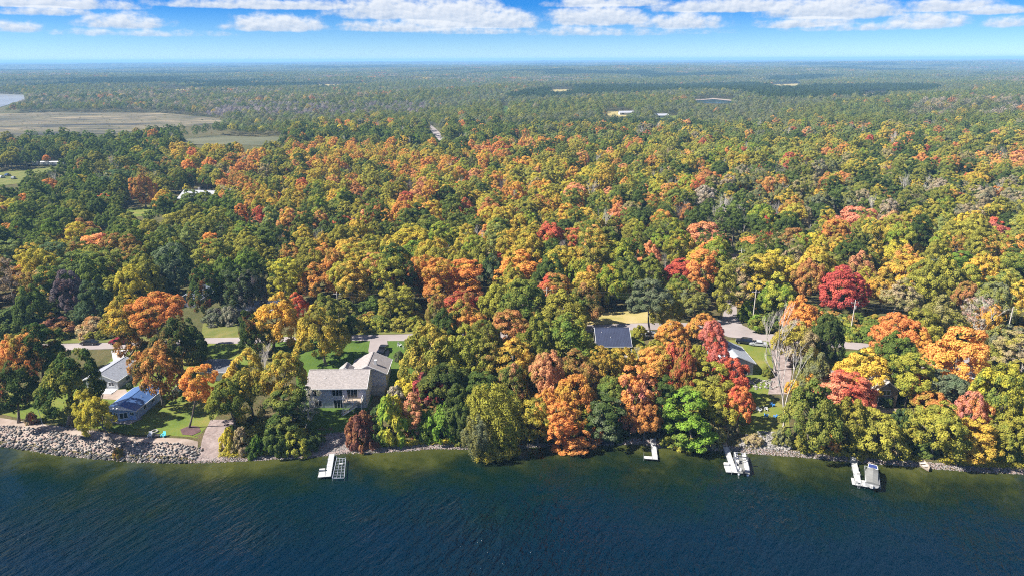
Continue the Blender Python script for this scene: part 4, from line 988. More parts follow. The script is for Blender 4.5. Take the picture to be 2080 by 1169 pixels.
MB().box(13.52, 16.8, 5.6, 8.55, -.6, 1.6).build('terrace_wall', FOUND, gh)
dk = MB().box(8.4, 12.9, -2.5, -.02, 2.5, 2.68).build('deck', WOOD, gh)
for px_, py_ in ((8.5, -2.4), (12.8, -2.4), (10.8, -2.4)): MB().box(px_-.08, px_+.08, py_-.08, py_+.08, -.6, 2.5).build('post', WHITE, dk)
rl = MB()
for p, q_ in (((8.45, -2.45), (10.9, -2.45)), ((8.45, -2.45), (8.45, -.1)), ((12.85, -2.45), (12.85, -.1))):
    for z in (2.8, 3.65): rl.bar((*p, z), (*q_, z), .07)
    for k in range(7):
        t_ = k/6; x_ = p[0]+(q_[0]-p[0])*t_; y_ = p[1]+(q_[1]-p[1])*t_; rl.bar((x_, y_, 2.7), (x_, y_, 3.65), .1 if k in (0, 6) else .045)
rl.build('railing', WHITE, dk)
st = empty('stair', (0, 0, 0)); st.parent = gh
for k in range(11):
    x_ = 11.9-k*.33; z_ = 2.5-k*.24; MB().box(x_-.33, x_, -3.55, -2.55, z_-.06, z_).build('tread', WOOD, st)
sr = MB()
for y_ in (-3.6, -2.56):
    sr.bar((12.0, y_, 2.5), (8.2, y_, -.22), .06, .26); sr.bar((12.0, y_, 3.5), (8.2, y_, .75), .08)
    for k in range(8): x_ = 11.9-k*.5; z_ = 2.5-k*.364; sr.bar((x_, y_, z_), (x_, y_, z_+.95), .06)
sr.build('handrail', WHITE, st)

# ---- blue cottage with a prow front
BLUEW = siding('blue_siding', (.24, .32, .48)); BLUER = metal_roof('blue_metal_roof', (.085, .165, .36), 'Y')
bc = house('cottage', -92.9, 139.4, 2.15, -5.0, 'blue cottage with blue metal roof and white-framed bay windows')
gable(bc, 6.9, 10.5, 2.4, 1.15, 'y', BLUEW, BLUER, over=.4)
prow = MB(); pw = [(.35, -.02), (1.6, -.02), (3.45, -.9), (5.3, -.02), (6.55, -.02)]
prow.hexa([(1.5, -.02, -.7), (3.45, -.95, -.7), (5.4, -.02, -.7), (3.45, -.01, -.7), (1.5, -.02, 2.55), (3.45, -.95, 3.05), (5.4, -.02, 2.55), (3.45, -.01, 3.05)]); prow.build('bay_front', BLUEW, bc)
pr = MB(); pr.hexa([(.9, -.46, 2.62), (3.45, -1.5, 3.2), (6.0, -.46, 2.62), (3.45, -.46, 3.36), (.9, -.46, 2.72), (3.45, -1.5, 3.3), (6.0, -.46, 2.72), (3.45, -.46, 3.5)]); pr.build('bay_roof', WHITE, bc)
window(bc, .35, 1.25, 1.2, 2.0, 0, 2); window(bc, 5.6, 6.5, 1.2, 2.0, 0, 2)
for s_ in (-1, 1):
    ang = math.atan2(.93, 1.95)*s_; h_ = empty('window', (3.45, -.97, 0)); h_.parent = bc
    h_.rotation_euler = (0, 0, ang if s_ > 0 else ang)
    f = MB(); a_, b_ = (.12, 1.85) if s_ > 0 else (-1.85, -.12)
    for (u0, u1, w0, w1) in ((a_, b_, .55, .67), (a_, b_, 1.98, 2.1), (a_, a_+.1, .67, 1.98), (b_-.1, b_, .67, 1.98), ((a_+b_)/2-.05, (a_+b_)/2+.05, .67, 1.98)): f.box(u0, u1, -.09, -.01, w0, w1)
    f.build('frame', WHITE, h_)
    for u0, u1 in ((a_+.1, (a_+b_)/2-.05), ((a_+b_)/2+.05, b_-.1)): MB().box(u0, u1, -.06, -.02, .67, 1.98).build('pane', GLASS, h_)
for yy in (3.0, 6.2): window(bc, yy, yy+1.1, 1.1, 1.9, 0, 2, face='right', W=6.9)
vent(bc, 5.3, 5.2, 3.0); vent(bc, 5.6, 6.8, 2.9)
sheet('patio', [(213, 858), (262, 862), (290, 850), (277, 844), (214, 846)], simple('patio_slabs', (.20, .185, .19), .9, .15, 1.2), .11, .8, 'grey paved patio before the blue cottage')

# ---- white cottage, grey roof
CREAM = siding('white_siding', (.42, .43, .44)); GREYROOF = shingle('grey_shingles', (.25, .26, .29))
wc = house('cottage', -106.6, 154.6, 2.35, -6.0, 'white cottage with grey shingle roof and pale porch, beside the concrete driveway')
gable(wc, 8.4, 9.6, 2.5, 1.7, 'y', CREAM, GREYROOF)
window(wc, 3.0, 4.4, .9, 1.9, 0, 2); window(wc, 6.0, 7.4, .9, 1.9, 0, 2); window(wc, 4.7, 5.6, .05, 2.0, 0, 1, name='door'); window(wc, 3.2, 4.6, .9, 1.8, 0, 2, face='right', W=8.4)
pd = MB().box(1.5, 8.2, -2.6, -.05, -.5, .18).build('porch', WHITE, wc)
for x_ in (1.6, 8.1): MB().box(x_-.06, x_+.06, -2.5, -2.38, .18, 1.0).build('post', WHITE, pd)
vent(wc, 6.0, 4.8, 3.6, h=.35)

# ---- grey-roofed garage left of the big trees
sg = house('garage', -79.6, 158.0, 2.75, -3.0, 'low white garage with charcoal roof beside the pale fence'); sg['category'] = 'garage'
gable(sg, 6.6, 7.0, 2.5, 1.0, 'x', CREAM, shingle('charcoal_shingles', (.14, .14, .15)))
MB().box(3.6, 6.1, -.08, -.01, -.1, 2.0).build('garage_door', WHITE, sg); window(sg, 1.2, 2.2, .9, 1.8, 0, 1)

# ---- dark metal-roofed house
CHAR = metal_roof('dark_metal_roof', (.035, .042, .075), 'X', .5, .2); TAUPE = siding('taupe_siding', (.26, .24, .22))
dh = house('house', 22.9, 167.9, 4.75, 0.0, 'small house with dark blue-grey metal roof beside the dry meadow')
gable(dh, 8.6, 11.0, 2.8, 2.9, 'x', TAUPE, CHAR)
window(dh, 1.0, 2.4, .9, 2.0, 0, 2); window(dh, 4.6, 6.6, .1, 2.1, 0, 2, name='patio_door'); window(dh, 3.0, 4.2, 1.0, 2.0, 0, 2, face='right', W=8.6)
pc = MB().box(6.9, 8.9, -1.6, -.05, -.4, .1).build('porch', WOOD, dh)
for x_ in (7.1, 8.7): MB().box(x_-.07, x_+.07, -1.5, -1.36, .1, 2.5).build('post', WHITE, pc)
vent(dh, 1.4, 4.0, 4.85, h=.4); vent(dh, 3.6, 2.4, 4.05, h=.4)

# ---- pale grey-roofed house on the right
PALEROOF = shingle('pale_shingles', (.28, .30, .325))
rh = house('house', 52.2, 157.2, 3.75, 1.5, 'white gabled house with pale grey roof behind the red maples')
gable(rh, 8.8, 10.0, 3.5, 1.9, 'y', CREAM, PALEROOF)
window(rh, 1.2, 2.8, 1.2, 2.4, 0, 2); window(rh, 5.2, 7.4, .3, 2.4, 0, 2, name='patio_door'); window(rh, 3.0, 4.4, 1.2, 2.3, 0, 2, face='right', W=8.8); MB().box(8.82, 8.9, 6.0, 7.0, 0, 2.1).build('door', WOOD, rh)
rd = MB().box(8.85, 10.2, 4.0, 9.0, -.3, .35).build('deck', WOOD, rh)
rr = MB()
for z in (.7, 1.3): rr.bar((10.15, 4.0, z), (10.15, 9.0, z), .07)
for k in range(6): rr.bar((10.15, 4+k, .35), (10.15, 4+k, 1.3), .07)
rr.build('railing', WOOD, rd)

# ---- brown house half hidden by the orange and red maples
BROWN = siding('brown_siding', (.20, .155, .12)); BEIGEROOF = shingle('beige_shingles', (.33, .30, .27))
hh = house('house', 75.6, 145.2, 2.6, -2.0, 'brown house with beige roof half hidden by red and orange maples')
gable(hh, 12.0, 10.0, 3.3, 2.4, 'x', BROWN, BEIGEROOF, trim=None)
gable(hh, 5.2, 7.0, 4.6, 2.2, 'y', BROWN, BEIGEROOF, ox=8.6, oy=-2.6, over=.5, trim=None, wall_name='wing_wall', roof_name='wing_roof')
window(hh, 9.6, 12.6, .6, 2.6, -2.6, 3); window(hh, 10.2, 12.0, 3.4, 4.6, -2.6, 2); window(hh, 5.6, 7.8, .4, 2.4, 0, 3, name='patio_door')
hd = MB().box(4.8, 14.4, -5.2, -2.7, .1, .3).build('deck', WOOD, hh)
MB().bar((4.9, -5.1, 1.2), (14.3, -5.1, 1.2), .08).build('railing', WOOD, hd)

# ---- pale-roofed house deep among the trees on the right
p = G(1945, 790); xh = house('house', p[0]-5, p[1], gz(p[0], p[1])+.1, 4.0, 'pale-roofed house almost covered by trees near the right edge')
gable(xh, 11.0, 8.0, 2.8, 1.8, 'x', TAUPE, PALEROOF); window(xh, 2, 3.6, .9, 2.0, 0, 2); window(xh, 6.5, 8.6, .2, 2.1, 0, 2, name='patio_door')

# ---- houses behind the road
SLATE = shingle('slate_blue_shingles', (.20, .235, .30))
b1 = house('house', -110.4, 212.4, 3.0, -8.0, 'small house with slate-blue gabled roof at the forest edge')
gable(b1, 7.4, 11.0, 2.6, 1.9, 'y', siding('dusk_siding', (.20, .20, .23)), SLATE); window(b1, 1.2, 2.6, .9, 2.0, 0, 2); window(b1, 4.6, 6.0, .9, 2.0, 0, 2)
b2 = house('house', -89.0, 202.0, 3.0, -2.0, 'long low house with whitish roof half behind the gold and red maple')
gable(b2, 14.0, 8.0, 2.7, 1.6, 'x', siding('brick_red_siding', (.22, .10, .08)), shingle('whitish_shingles', (.38, .39, .42))); window(b2, 2, 4, .9, 2.0, 0, 2); window(b2, 8, 10, .9, 2.0, 0, 2)
p = G(380, 416); b3 = house('house', p[0]-4, p[1], p[2], -10.0, 'white many-gabled house standing inside the forest at left')
gable(b3, 14.0, 9.0, 2.9, 2.4, 'x', WHITE, shingle('silver_shingles', (.33, .33, .355)), base=-1.5); gable(b3, 6.0, 8.0, 2.9, 2.0, 'y', WHITE, MATS['silver_shingles'], ox=7.0, oy=-4.5, base=-1.5, wall_name='wing_wall', roof_name='wing_roof')
gable(b3, 9.0, 8.0, 3.4, 2.4, 'y', WHITE, MATS['silver_shingles'], ox=13.0, oy=6.0, base=-1.5, wall_name='rear_wall', roof_name='rear_roof')
b3.scale = (1.45, 1.45, 1.35); window(b3, 2, 4, .9, 2.1, 0, 2); window(b3, 8.6, 11.2, .8, 2.1, -4.5, 3); MB().box(5, 5.7, 5.2, 5.9, 4.0, 6.4).build('chimney', FOUND, b3)
for (px_, py_, W_, L_, lab) in [(1275, 234, 22, 10, 'white house among fields in the distant forest'), (1590, 248, 22, 12, 'white shed at the distant forest edge, right of centre'), (1345, 240, 18, 10, 'low white barn right of the distant white house'), (232, 326, 26, 9, 'long whitish roof behind the left maples')]:
    p = G(px_, py_); o = house('farm_building', p[0]-W_/2, p[1], p[2]+.1, 4.0, lab); o['category'] = 'building'
    gable(o, W_, L_, 3.2, 2.0, 'x', CREAM, MATS['silver_shingles'], base=-2); window(o, 3, 6, 1.2, 2.8, 0, 2); window(o, W_-7, W_-4, 1.2, 2.8, 0, 2)

# ---------------------------------------------------------------- docks and boats
DECKW = simple('dock_white', (.37, .365, .35), .65, .24, 2.2); ALU = simple('aluminium', (.62, .64, .66), .35, .08, 2, metal=.7); NAVY = simple('navy_vinyl', (.05, .06, .10), .45)
CANVAS = simple('grey_canvas', (.15, .15, .14), .85, .15, 2.5); IVORY = simple('ivory_seat', (.66, .64, .60), .5, .08); BLACK = simple('black_plastic', (.018, .018, .02), .4); TURQ = simple('turquoise_plastic', (.10, .50, .60), .45)
SKYBLUE = simple('blue_plastic', (.06, .24, .62), .45)
def D(px, py, z=.55): return np.array([*plane_hit(px, py, z), z])
def dock(pxa, pxb, width, label, extras=(), n=None, name='dock'):
    """walkway from the shore end to the lake end; local y points out over the lake"""
    a = D(*pxa); b = D(*pxb); d = b-a; L = float(np.hypot(d[0], d[1])); rz = math.atan2(d[1], d[0])-math.pi/2
    e = empty(name, (a[0], a[1], 0), rz); tag(e, label, 'dock')
    n = n or max(3, round(L/1.25))
    for k in range(n): MB().box(-width/2, width/2, L*k/n+.012, L*(k+1)/n-.012, .49, .57).build('deck_panel', DECKW, e)
    for s in (-1, 1):
        MB().bar((s*(width/2+.03), 0, .45), (s*(width/2+.03), L, .45), .06, .18).build('side_rail', ALU, e)
        for k in range(0, n+1, 2):
            y = min(L-.05, max(.4, L*k/n)); MB().tube([(s*(width/2+.09), y, -1.6), (s*(width/2+.09), y, 1.0)], [.035, .035], 6).build('post', ALU, e)
    return e, L
# dock with a lower platform and an empty lift
d1, L1 = dock((674, 921), (666, 967), 1.05, 'white dock with side platform and bench beside the empty boat lift')
for k in range(2): MB().box(-1.9 if False else .64, 1.95, L1-1.95+k*.98, L1-1.0+k*.98, .49, .57).build('platform_panel', DECKW, d1)
MB().box(.75, 1.9, L1-2.5, L1-2.02, .57, .98).build('bench', DECKW, d1)
for x, y in ((1.98, L1-.1), (1.98, L1-1.9)): MB().tube([(x, y, -1.6), (x, y, .8)], [.035, .035], 6).build('post', ALU, d1)
def lift_frame(name, corners_px, label, slats=13, z=.55):
    p = [D(*c, z) for c in corners_px]; c0 = np.mean(p, 0)     # shore-left, shore-right, lake-right, lake-left
    e = empty(name, (c0[0], c0[1], 0)); tag(e, label, 'boat lift')
    q = [Vector((*(v-c0)[:2], z)) for v in p]
    for a, b in ((0, 1), (1, 2), (2, 3), (3, 0)): MB().bar(q[a], q[b], .11).build('beam', ALU, e)
    for a in range(4): MB().tube([(q[a].x, q[a].y, -1.7), (q[a].x, q[a].y, z+.35)], [.05, .05], 6).build('leg', ALU, e)
    for k in range(1, slats): t = k/slats; MB().bar(q[0].lerp(q[3], t)-Vector((0, 0, .12)), q[1].lerp(q[2], t)-Vector((0, 0, .12)), .055).build('cross_bar', ALU, e)
    for t in (.36, .68): MB().bar(q[0].lerp(q[1], t), q[3].lerp(q[2], t), .07).build('bunk_rail', ALU, e)
    return e, q
l1, q1 = lift_frame('boat_lift', [(684, 929), (702, 931), (699, 970), (675, 971)], 'empty silver boat lift frame beside the leftmost dock')
MB().box(q1[1].x-.9, q1[1].x-.1, q1[1].y-2.2, q1[1].y-1.9, .6, .72).build('winch_step', DECKW, l1)
# L-shaped dock
d2, L2 = dock((1326, 889), (1331, 932), 1.0, 'white L-shaped dock standing alone right of the overhanging maples')
for k in range(2): MB().box(.6+k*.85, .6+(k+1)*.85-.02, L2-1.05, L2-.02, .49, .57).build('platform_panel', DECKW, d2)
for x, y in ((2.32, L2-.1), (2.32, L2-1.0)): MB().tube([(x, y, -1.6), (x, y, 1.5 if y < L2-.5 else .8)], [.035, .035], 6).build('post', ALU, d2)
# dock with the pontoon boat
d3, L3 = dock((1474, 906), (1493, 959), 1.05, 'long white dock with widened end beside the pontoon boat')
for k in range(2): MB().box(.62, 1.75, L3-2.3+k*1.14, L3-1.18+k*1.14, .49, .57).build('platform_panel', DECKW, d3)
MB().box(.7, 1.7, L3-3.0, L3-2.45, .57, .95).build('bench', IVORY, d3)
gw = D(1466, 895, 1.2); MB().box(-.5, .5, -2.6, -.05, .6, .66).build('gangway', WOOD, d3)
# dock with the covered boat
d4, L4 = dock((1732, 925), (1745, 985), 1.05, 'rightmost white dock with ladder-ended platform beside the covered boat')
for k in range(2): MB().box(.65, 1.2, L4-2.4+k*1.2, L4-1.22+k*1.2, .49, .57).build('platform_panel', DECKW, d4)
for k in range(2): MB().box(-1.75, -.65, L4-2.2+k*1.1, L4-1.12+k*1.1, .49, .57).build('platform_panel', DECKW, d4)
MB().box(-.55, .0, L4-4.4, L4-3.9, .57, 1.05).build('bench', DECKW, d4); MB().box(.2, .6, L4-.7, L4-.3, .57, 1.2).build('locker', DECKW, d4)
ld = MB()
for s in (-.2, .2): ld.bar((s, L4+.1, -.6), (s, L4+.1, 1.3), .05)
for k in range(5): ld.bar((-.2, L4+.1, -.3+k*.3), (.2, L4+.1, -.3+k*.3), .04)
ld.build('ladder', ALU, d4)

def pontoon():
    a = D(1502, 922, .6); b = D(1511, 961, .6); d = b-a; L = float(np.hypot(d[0], d[1])); e = empty('pontoon_boat', (a[0], a[1], 0), math.atan2(d[1], d[0])-math.pi/2)
    tag(e, 'pontoon boat with pale seats and dark railings moored at the dock', 'boat')
    for s in (-.85, .85): MB().tube([(s, -.1, .22), (s, .5, .12), (s, L-.3, .12), (s, L, .16)], [.06, .32, .32, .2], 10).build('pontoon', ALU, e, smooth=True)
    MB().box(-1.22, 1.22, .1, L-.2, .40, .52).build('deck', CANVAS, e)
    w = 1.2
    for (x0, y0, x1, y1) in ((-w, .9, -w, L-.6), (w, .2, w, L-.6), (-w, .2, -.35, .2), (.35, .2, w, .2), (-w, L-.6, -.2, L-.6), (-w, .2, -w, .5)):
        f = MB(); f.box(min(x0, x1)-.02, max(x0, x1)+.02, min(y0, y1)-.02, max(y0, y1)+.02, .58, 1.05); pn = f.build('fence_panel', NAVY, e)
        MB().bar((x0, y0, 1.12), (x1, y1, 1.12), .07).build('top_rail', ALU, pn)
    for (x0, x1, y0, y1) in ((-1.12, -.5, .35, 1.9), (.5, 1.12, .35, 1.9), (-1.12, -.45, 2.9, L-.8), (.35, 1.12, L-1.6, L-.75)):
        s = MB().box(x0, x1, y0, y1, .52, .92).build('seat', IVORY, e, bevel=.05)
        o = -1 if x0 < 0 else 1; xx = x0+.03 if o < 0 else x1-.2; MB().box(xx, xx+.17, y0, y1, .92, 1.28).build('backrest', IVORY, s, bevel=.03)
    c = MB().box(.45, 1.1, 2.5, 3.0, .52, 1.3).build('console', NAVY, e, bevel=.04); MB().tube([(.75, 3.05, 1.22), (.75, 3.12, 1.25)], [.2, .2], 10).build('steering_wheel', BLACK, c)
    MB().box(.5, 1.05, 3.25, 3.8, .52, 1.35).build('captain_seat', IVORY, e, bevel=.08)
    m = MB().box(-.22, .22, L-.25, L+.25, .55, 1.25).build('outboard_motor', BLACK, e, bevel=.07); MB().box(-.08, .08, L-.05, L+.1, -.5, .55).build('motor_leg', BLACK, m)
    f = MB()
    for y in (1.6, 3.4): f.bar((-1.2, y, 1.1), (-1.2, y+.5, 2.3), .05); f.bar((1.2, y, 1.1), (1.2, y+.5, 2.3), .05)
    f.bar((-1.2, 2.1, 2.3), (1.2, 2.1, 2.3), .05); f.bar((-1.2, 3.9, 2.3), (1.2, 3.9, 2.3), .05)
    f.build('canopy_frame', ALU, e); MB().box(-1.2, 1.2, 3.6, 3.95, 2.33, 2.45).build('folded_canopy', DARK, e, bevel=.05)
pontoon()
def hull_mesh(L, W, H, n=12, bow=.45):
    m = MB(); rows = []
    for i in range(n+1):
        t = i/n; w = W/2*min(1, (1-max(0, (t-bow)/(1-bow))**2.2)+.02); k = .12*max(0, t-.5)**2*4
        rows.append([(-w, t*L, H+k), (-w*.86, t*L, H*.35+k), (0, t*L, -.12+k*1.6), (w*.86, t*L, H*.35+k), (w, t*L, H+k)])
    for i in range(n):
        for j in range(4): m.poly([rows[i][j], rows[i+1][j], rows[i+1][j+1], rows[i][j+1]])
    m.poly(rows[0][::-1]); return m, rows
def covered_boat():
    c = [(1757, 946), (1783, 949), (1789, 988), (1758, 986)]
    e, q = lift_frame('boat_lift', c, 'silver lift holding the covered boat at the rightmost dock', 5)
    a = D(1771, 988, 1.0); b = D(1771, 950, 1.0); d = b-a; L = float(np.hypot(d[0], d[1]))+.5
    o = empty('speedboat', (a[0], a[1], .75), math.atan2(d[1], d[0])-math.pi/2); tag(o, 'white speedboat under dark grey canvas cover with blue windscreen', 'boat')
    m, rows = hull_mesh(L, 2.5, .85); m.build('hull', DECKW, o)
    cv = MB(); prof = []
    for i, r in enumerate(rows):
        t = i/(len(rows)-1); h = .42+.75*math.exp(-((t-.48)/.22)**2) if t < .97 else .1; w = abs(r[0][0])
        prof.append([(-w, r[0][1], r[0][2]+.03), (-w*.75, r[0][1], r[0][2]+h*.7), (0, r[0][1], r[0][2]+h), (w*.75, r[0][1], r[0][2]+h*.7), (w, r[0][1], r[0][2]+.03)])
    for i in range(len(prof)-1):
        for j in range(4): cv.poly([prof[i][j], prof[i+1][j], prof[i+1][j+1], prof[i][j+1]])
    cv.poly(prof[0][::-1]); cv.build('cover', CANVAS, o, smooth=True)
    ws = MB().hexa([(-.85, L*.60, 1.55), (.85, L*.60, 1.55), (.7, L*.86, 1.25), (-.7, L*.86, 1.25), (-.85, L*.60, 1.72), (.85, L*.60, 1.72), (.7, L*.86, 1.42), (-.7, L*.86, 1.42)]).build('windscreen', simple('blue_tint', (.04, .06, .20), .15, .1), o)
    f = MB()
    for s in (-1, 1): f.bar((s*.9, L*.6, 1.68), (s*.74, L*.87, 1.38), .09)
    f.bar((-.9, L*.6, 1.7), (.9, L*.6, 1.7), .09); f.bar((-.74, L*.87, 1.4), (.74, L*.87, 1.4), .09); f.build('windscreen_frame', WHITE, ws)
    MB().box(-.25, .25, -.45, .0, .1, .75).build('stern_drive', DECKW, o, bevel=.06)
    for x in (-1.15, 1.15): MB().bar((x, .2, .95), (x, L*.55, .98), .09).build('rub_rail', WHITE, o)
covered_boat()
a = G(1870, 936, .2); b = D(1884, 954, .2); d = b-a; L = max(2.6, float(np.hypot(d[0], d[1])))
o = empty('rowboat', (a[0], a[1], .25), math.atan2(d[1], d[0])-math.pi/2); tag(o, 'pale weathered rowboat resting half in the water near the right edge', 'boat'); o.rotation_euler.x = -.05
m, rows = hull_mesh(L+.4, 1.5, .6); m.build('hull', simple('weathered_tan', (.30, .25, .20), .8, .25, 2), o)
for y in (.6, 1.6): MB().box(-.62, .62, y, y+.28, .40, .45).build('thwart', WHITE, o)
MB().poly([(r[0][0]*.85, r[0][1], .12) for r in rows]+[(r[4][0]*.85, r[4][1], .12) for r in rows[::-1]]).build('floor_boards', WOOD, o)

# ---------------------------------------------------------------- vehicles
TYRE = simple('tyre_rubber', (.02, .02, .02), .8); RIM = simple('rim', (.4, .4, .42), .35, .1, metal=.6); LAMP = simple('lamp_lens', (.7, .7, .68), .2)
def paint(name, col):
    m = simple(name, col, .3, .05, 1); b = m.node_tree.nodes['Principled BSDF']; b.inputs['Coat Weight'].default_value = .6; b.inputs['Coat Roughness'].default_value = .08; return m
SEDAN = ([(-2.3, .35), (-2.28, .78), (-1.9, .92), (-1.35, .97), (-.75, 1.38), (.55, 1.42), (1.25, 1.0), (2.1, .88), (2.3, .7), (2.32, .35)], (-1.25, 1.12), 1.36)
SUV = ([(-2.3, .4), (-2.32, 1.0), (-2.2, 1.08), (-1.95, 1.62), (-.5, 1.70), (.55, 1.66), (1.15, 1.12), (2.1, 1.02), (2.3, .8), (2.32, .4)], (-2.05, 1.0), 1.60)
def car(p, rz, prof, glass_rng, roof, mat, label, W=1.8, name='car', bed=False):
    e = empty(name, p, rz); tag(e, label, 'truck' if bed else 'car')
    m = MB(); pr = prof; n = len(pr)
    def inset(z): return W/2 if z <= 1.05 else W/2-.16*(z-1.05)/.5
    A = [(x, -inset(z), z) for x, z in pr]; B = [(x, inset(z), z) for x, z in pr]
    m.poly(A); m.poly(B[::-1])
    for i in range(n): j = (i+1) % n; m.poly([A[i], B[i], B[j], A[j]])
    m.build('body', mat, e, bevel=.05)
    up = [q for q in pr if q[1] > .9]; x0, x1 = glass_rng; zt = roof-.06
    for s in (-1, 1):
        g = MB(); yb = s*(W/2+.012); yt = s*(inset(zt)+.012); f = min(up, key=lambda q: abs(q[1]-roof))
        xs0, xs1 = x0+.35, x1-.45; g.poly([(x0+.1, yb, 1.02), (x1-.1, yb, 1.02), (xs1, yt, zt), (xs0, yt, zt)]); g.build('side_window', GLASS, e)
    ws = [q for q in pr if q[0] > .3 and q[1] > .97]
    a, b = ws[0], ws[1] if len(ws) > 1 else ws[0]
    MB().poly([(b[0]+.02, -W/2+.12, b[1]+.03), (b[0]+.02, W/2-.12, b[1]+.03), (a[0]+.04, inset(a[1])-.1, a[1]+.0), (a[0]+.04, -inset(a[1])+.1, a[1]+.0)]).build('windscreen', GLASS, e)
    for x in (-1.4, 1.42):
        for s in (-1, 1):
            w = MB().tube([(x, s*(W/2-.18), .33), (x, s*(W/2+.02), .33)], [.33, .33], 12).build('wheel', TYRE, e); MB().tube([(x, s*(W/2+.02), .33), (x, s*(W/2+.04), .33)], [.2, .19], 8).build('rim', RIM, w)
    for s in (-1, 1): MB().box(2.27, 2.36, s*.62-.17, s*.62+.17, .62, .78).build('headlight', LAMP, e)
    return e
RED = paint('maroon_paint', (.22, .02, .04)); BLK = paint('black_paint', (.012, .013, .016)); WHT = paint('white_paint', (.72, .72, .72)); SIL = paint('silver_paint', (.40, .41, .43))
p = G(182, 699); car((p[0], p[1], p[2]+.08), RAD(180), *SEDAN, BLK, 'black sedan parked on the road beyond the white cottage')
p = G(240, 697.5); car((p[0], p[1], p[2]+.08), RAD(181), *SUV, RED, 'maroon SUV parked on the road, right of the black sedan')
p = G(778, 714); t_ = car((p[0], p[1], p[2]+.12), RAD(84), [(-2.7, .5), (-2.72, 1.05), (-.9, 1.05), (-.75, 1.75), (.75, 1.75), (1.3, 1.15), (2.4, 1.08), (2.6, .9), (2.62, .5)], (-.95, 1.2), 1.7, BLK, 'dark pickup truck in the driveway behind the grey house', 1.95, 'pickup_truck', True)
p = G(1316, 684); car((p[0], p[1], p[2]+.06), RAD(178), *SUV, WHT, 'white car by the lone tree right of the dark-roofed house')
p = G(1512, 697); car((p[0], p[1], p[2]+.06), RAD(160), *SUV, BLK, 'black SUV behind the pale grey-roofed house')
p = G(1528, 700); car((p[0]+1.5, p[1]-.5, p[2]+.06), RAD(165), *SEDAN, SIL, 'silver sedan next to the black SUV by the road bend')
for i, (cx, cy, pt, lab) in enumerate([(4, 362, WHT, 'white car at the left edge by the camp ground'), (16, 358, paint('blue_paint', (.05, .10, .25)), 'blue car second from left at the camp ground'), (28, 364, SIL, 'silver car rightmost of the row at the camp ground')]):
    p = G(cx, cy); car((p[0], p[1], p[2]+.25), RAD(90+i*8), *SUV, pt, lab)
def camper(px, py, lab):
    p = G(px, py); e = empty('camper', (p[0], p[1], p[2]+.2), RAD(4)); tag(e, lab, 'camper')
    MB().box(-4, 4, -1.25, 1.25, .6, 3.3).build('body', WHITE, e, bevel=.2); MB().box(-4.02, 4.02, -1.27, 1.27, 1.1, 1.35).build('stripe', NAVY, e)
    for x in (-2.2, 1.6): window(e, x, x+1.2, 1.7, 2.5, -1.26, 1)
    for x in (-.5, .5): MB().tube([(x, -1.3, .4), (x, -1.0, .4)], [.4, .4], 10).build('wheel', TYRE, e)
for px_, lab in ((78, 'leftmost white camper in the camp row'), (96, 'second white camper from the left in the camp row'), (114, 'third white camper from the left in the camp row'), (132, 'rightmost white camper in the camp row')): camper(px_, 337, lab)

# ---------------------------------------------------------------- yard things
def chair(px, py, mat, label, rz=0.0):
    p = G(px, py); e = empty('lawn_chair', (p[0], p[1], p[2]+.08), rz); tag(e, label, 'chair')
    MB().hexa([(-.32, -.3, .34), (.32, -.3, .34), (.32, .3, .24), (-.32, .3, .24), (-.32, -.3, .39), (.32, -.3, .39), (.32, .3, .29), (-.32, .3, .29)]).build('seat', mat, e)
    for k in range(5): x = -.28+k*.14; MB().hexa([(x-.06, .26, .26), (x+.06, .26, .26), (x+.06, .30, .26), (x-.06, .30, .26), (x-.06, .62, 1.02), (x+.06, .62, 1.02), (x+.06, .66, 1.02), (x-.06, .66, 1.02)]).build('back_slat', mat, e)
    for s in (-1, 1):
        MB().box(s*.38-.07, s*.38+.07, -.38, .42, .56, .60).build('armrest', mat, e); MB().box(s*.38-.04, s*.38+.04, -.34, -.24, 0, .56).build('leg', mat, e); MB().box(s*.38-.04, s*.38+.04, .3, .4, 0, .56).build('leg', mat, e)
chair(305, 887, WHITE, 'white lawn chair by the rocks, left of the turquoise chair', .15); chair(332, 887, TURQ, 'turquoise lawn chair by the rocks below the blue cottage', -.2)
p = G(318, 887); e = empty('patio_table', (p[0], p[1], p[2]+.06)); tag(e, 'dark low patio table between the white and turquoise chairs', 'table')
MB().box(-.75, .75, -.5, .5, .45, .52).build('tabletop', DARK, e)
for x in (-.68, .68):
    for y in (-.42, .42): MB().box(x-.03, x+.03, y-.03, y+.03, 0, .45).build('leg', DARK, e)
p = G(314, 877); e = empty('fire_pit', (p[0], p[1], p[2]+.05)); tag(e, 'round dark fire pit ring on the lawn above the chairs', 'fire pit')
for k in range(14): a = 6.283*k/14; MB().hexa([(r*math.cos(a+da), r*math.sin(a+da), z) for z in (0, .3) for r, da in ((.5, -.2), (.72, -.2), (.72, .2), (.5, .2))]).build('stone', FOUND, e)
sheet('mulch_bed', [(366, 872), (386, 864), (404, 866), (408, 876), (390, 884), (370, 882)], MULCH, .10, .6, 'purplish mulch bed round the orange tree')
for i, (cx, cy, mt, lab) in enumerate([(1532, 832, WHITE, 'leftmost white chair in the shaded yard right of the red maples'), (1543, 835, WHITE, 'white chair second from left in the shaded yard'), (1556, 833, WHITE, 'white chair rightmost of three in the shaded yard'),
                                       (1569, 824, SKYBLUE, 'blue chair nearest the rock garden in the shaded yard'), (1556, 846, SKYBLUE, 'blue chair lower left in the shaded yard'), (1576, 848, SKYBLUE, 'blue chair lower right in the shaded yard')]): chair(cx, cy, mt, lab, i*.7)
